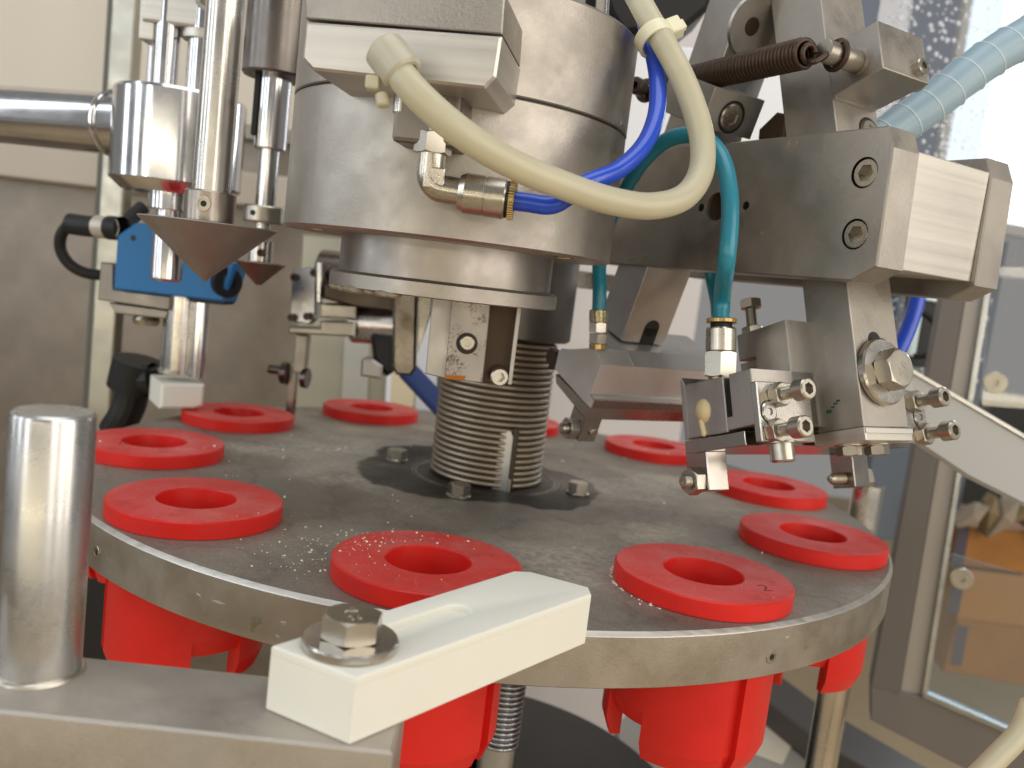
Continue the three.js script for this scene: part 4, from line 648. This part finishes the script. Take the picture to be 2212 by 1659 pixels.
{ // dark recess with bright edges behind the near arm
  const F = new Frame(at(2010, 720, 900)), t = thing('cable_duct', 'black cable duct with bright white edges between the near arm and the door post', 'duct', F), P = l => F.poly(l, 0);
  part('recess', ext(P([[1976, 630], [2062, 640], [2040, 800], [1960, 790]]), 0, 20, 1), M.black, t);
  part('bright_edge', ext(F.poly([[1978, 638], [2000, 640], [1978, 770], [1962, 768]], 4), 4, 5, 1), std({ color: '#e6fbfd', roughness: .3 }), t); part('bright_edge', ext(F.poly([[1990, 632], [2046, 644], [2040, 656], [1988, 646]], 5), 5, 5, 1), std({ color: '#e6fbfd', roughness: .3 }), t);
  const L = l => l.map(q => F.loc(at(...q))); part('cable', tube(L([[1985, 672, 870], [2012, 690, 868], [2028, 725, 868], [2020, 762, 870], [1975, 770, 874]]), 3.2, 50, 12), M.rubber, t);
  const h = thing('drive_housing', 'black drive housing in shadow at the top between the hoses', 'housing', new Frame(at(1400, 30, 640))), H = new Frame(at(1400, 30, 640));
  part('housing', ext(H.poly([[1290, -60], [1560, -60], [1530, 20], [1480, 62], [1345, 72], [1318, 30]], 0), 0, 60, 4), M.black, h); part('edge_bar', ext(H.poly([[1330, 62], [1480, 58], [1480, 74], [1335, 84]], -6), -6, 20, 1), metal('#7c7c80', .4), h);
  const k = thing('shelf', 'dark shelf bay above the cardboard boxes behind the brace', 'shelf', new Frame(at(2150, 1000, 1700))), K2 = new Frame(at(2150, 1000, 1700)); part('back', ext(K2.poly([[2060, 860], [2300, 880], [2300, 1190], [2050, 1150]], 0), 0, 20, 2), M.black, k); part('board', ext(K2.poly([[2050, 1150], [2300, 1190], [2300, 1215], [2050, 1172]], 20), 20, 60, 2), std({ color: '#6b5a44', roughness: .7 }), k);
  const w = thing('bright_panel', 'white sunlit panel seen between the hoses behind the machine', 'panel', new Frame(at(1430, 260, 800))), W2 = new Frame(at(1430, 260, 800)); part('panel', ext(W2.poly([[1320, 90], [1760, 120], [1720, 330], [1300, 420]], 0), 0, 10, 2), std({ color: '#f0f2f6', roughness: .6 }), w);
}
// boxes beyond the door
{
  const VN = view(2900, 1000, .8824), card = std({ color: '#a8733a', roughness: .8, map: smudgeMap }), card2 = std({ color: '#b58146', roughness: .8 });
  for (const [list, d, lab] of [[[[610, 1170], [840, 1200], [840, 1390], [560, 1340]], 1250, 'lowest brown cardboard box behind the clear door pane'], [[[600, 1000], [840, 1030], [840, 1200], [605, 1170]], 1260, 'brown cardboard box in the middle of the stack behind the pane'], [[[615, 860], [860, 880], [860, 1020], [612, 990]], 1270, 'topmost cardboard box of the stack, under loose packets']]) {
    const F = new Frame(at(...VN(700, 1100), d), 10), t = thing('cardboard_box', lab, 'box', F); part('carton', ext(F.poly(list, 0, VN), 0, 160, 2), d === 1260 ? card2 : card, t);
    const s = F.on('t', ...VN(list[0][0] + 10, (list[0][1] + list[3][1]) / 2), .6); part('printed_strip', bx(s.x - 10, s.x + 6, s.y - 30, s.y + 30, 0, .6, .1), std({ color: '#55505c', roughness: .8 }), t);
  }
  const F = new Frame(at(...VN(760, 820), 1250)), t = thing('loose_packets', 'pale crumpled packets lying on the topmost box', 'packets', F); for (let i = 0; i < 7; i++) { const g = new THREE.IcosahedronGeometry(20 + rnd() * 10, 0).scale(1.4, .6, 1).rotateZ(rnd() * 2); part('packet', g.translate(-60 + i * 26, -6 + rnd() * 18, rnd() * 20), std({ color: i % 2 ? '#7d6a4a' : '#8f8270', roughness: .7 }), t); }
}
// things below the turntable
{
  const t = thing('base_drum', 'dark round base drum below the middle of the turntable', 'base', new Frame(new V3(0, -250, 0)));
  part('drum', lat([[0, -400], [176, -400], [188, -8], [184, 0], [60, 0]], [0, 0, 0], YUP, 96), std({ color: '#3a3836', roughness: .4, metalness: .4, map: smudgeMap }), t);
  const s = thing('spring_strut', 'grey coil spring strut below the turntable beside the nearest cup', 'strut', new Frame(new V3(26, -248, 132)));
  part('strut', [cyl(11, 222, [0, 0, 0])], metal('#b9bcc2', .4), s); const p = []; for (let i = 0; i <= 32 * 16; i++) { const a = i / 16 * 6.2832; p.push([Math.cos(a) * 11.6, 118 + i / 16 * 3.2, Math.sin(a) * 11.6]); } part('coil', tube(p, 1.3, 700, 8), metal('#aeb2ba', .35), s, { smooth: true });
  const q = thing('support_post', 'round polished steel post below the right edge of the turntable', 'post', new Frame(at(1800, 1480, 560))); part('post', cyl(9, 560, [0, -500, 0]), M.polished, q);
  const r = thing('support_post', 'round steel post behind the right edge of the turntable', 'post', new Frame(at(1860, 1150, 700))); part('post', cyl(12, 300, [0, -260, 0]), M.polished, r);
  const b = thing('grey_cabinet', 'low grey cabinet on the floor below the turntable at the right', 'cabinet', new Frame(new V3(0, -330, 0))), quad = (l, y) => l.map(([x, z]) => { const q = onY(x, z, y); return [q.x, -q.z]; }); part('cabinet', ext(quad([[1420, 1490], [1660, 1500], [1772, 1612], [1765, 1720], [1340, 1720], [1330, 1560]], -330), 0, 300, 3).rotateX(-Math.PI / 2), std({ color: '#a5a29b', roughness: .55, metalness: .1 }), b); part('pale_sheet', ext(quad([[1640, 1560], [1720, 1590], [1690, 1650], [1610, 1620]], -328), 1.5, 1, .1).rotateX(-Math.PI / 2), std({ color: '#e2d9c6', roughness: .8 }), b);
  const k = thing('base_rail', 'grey base rail of the enclosure running below the door frame', 'rail', new Frame(new V3(0, -300, 0))); part('rail', ext(quad([[1640, 1425], [1775, 1525], [2040, 1680], [1920, 1690], [1755, 1590], [1640, 1500]], -300), 0, 40, 2).rotateX(-Math.PI / 2), std({ color: '#5f5a56', roughness: .5, metalness: .3 }), k);
  const e = thing('motor_box', 'black motor housing below the left edge of the turntable', 'motor', new Frame(at(222, 1330, 620))); part('housing', bx(-14, 40, -50, 40, -40, 0, 3), M.black, e);
}
renderer.render(scene, camera);
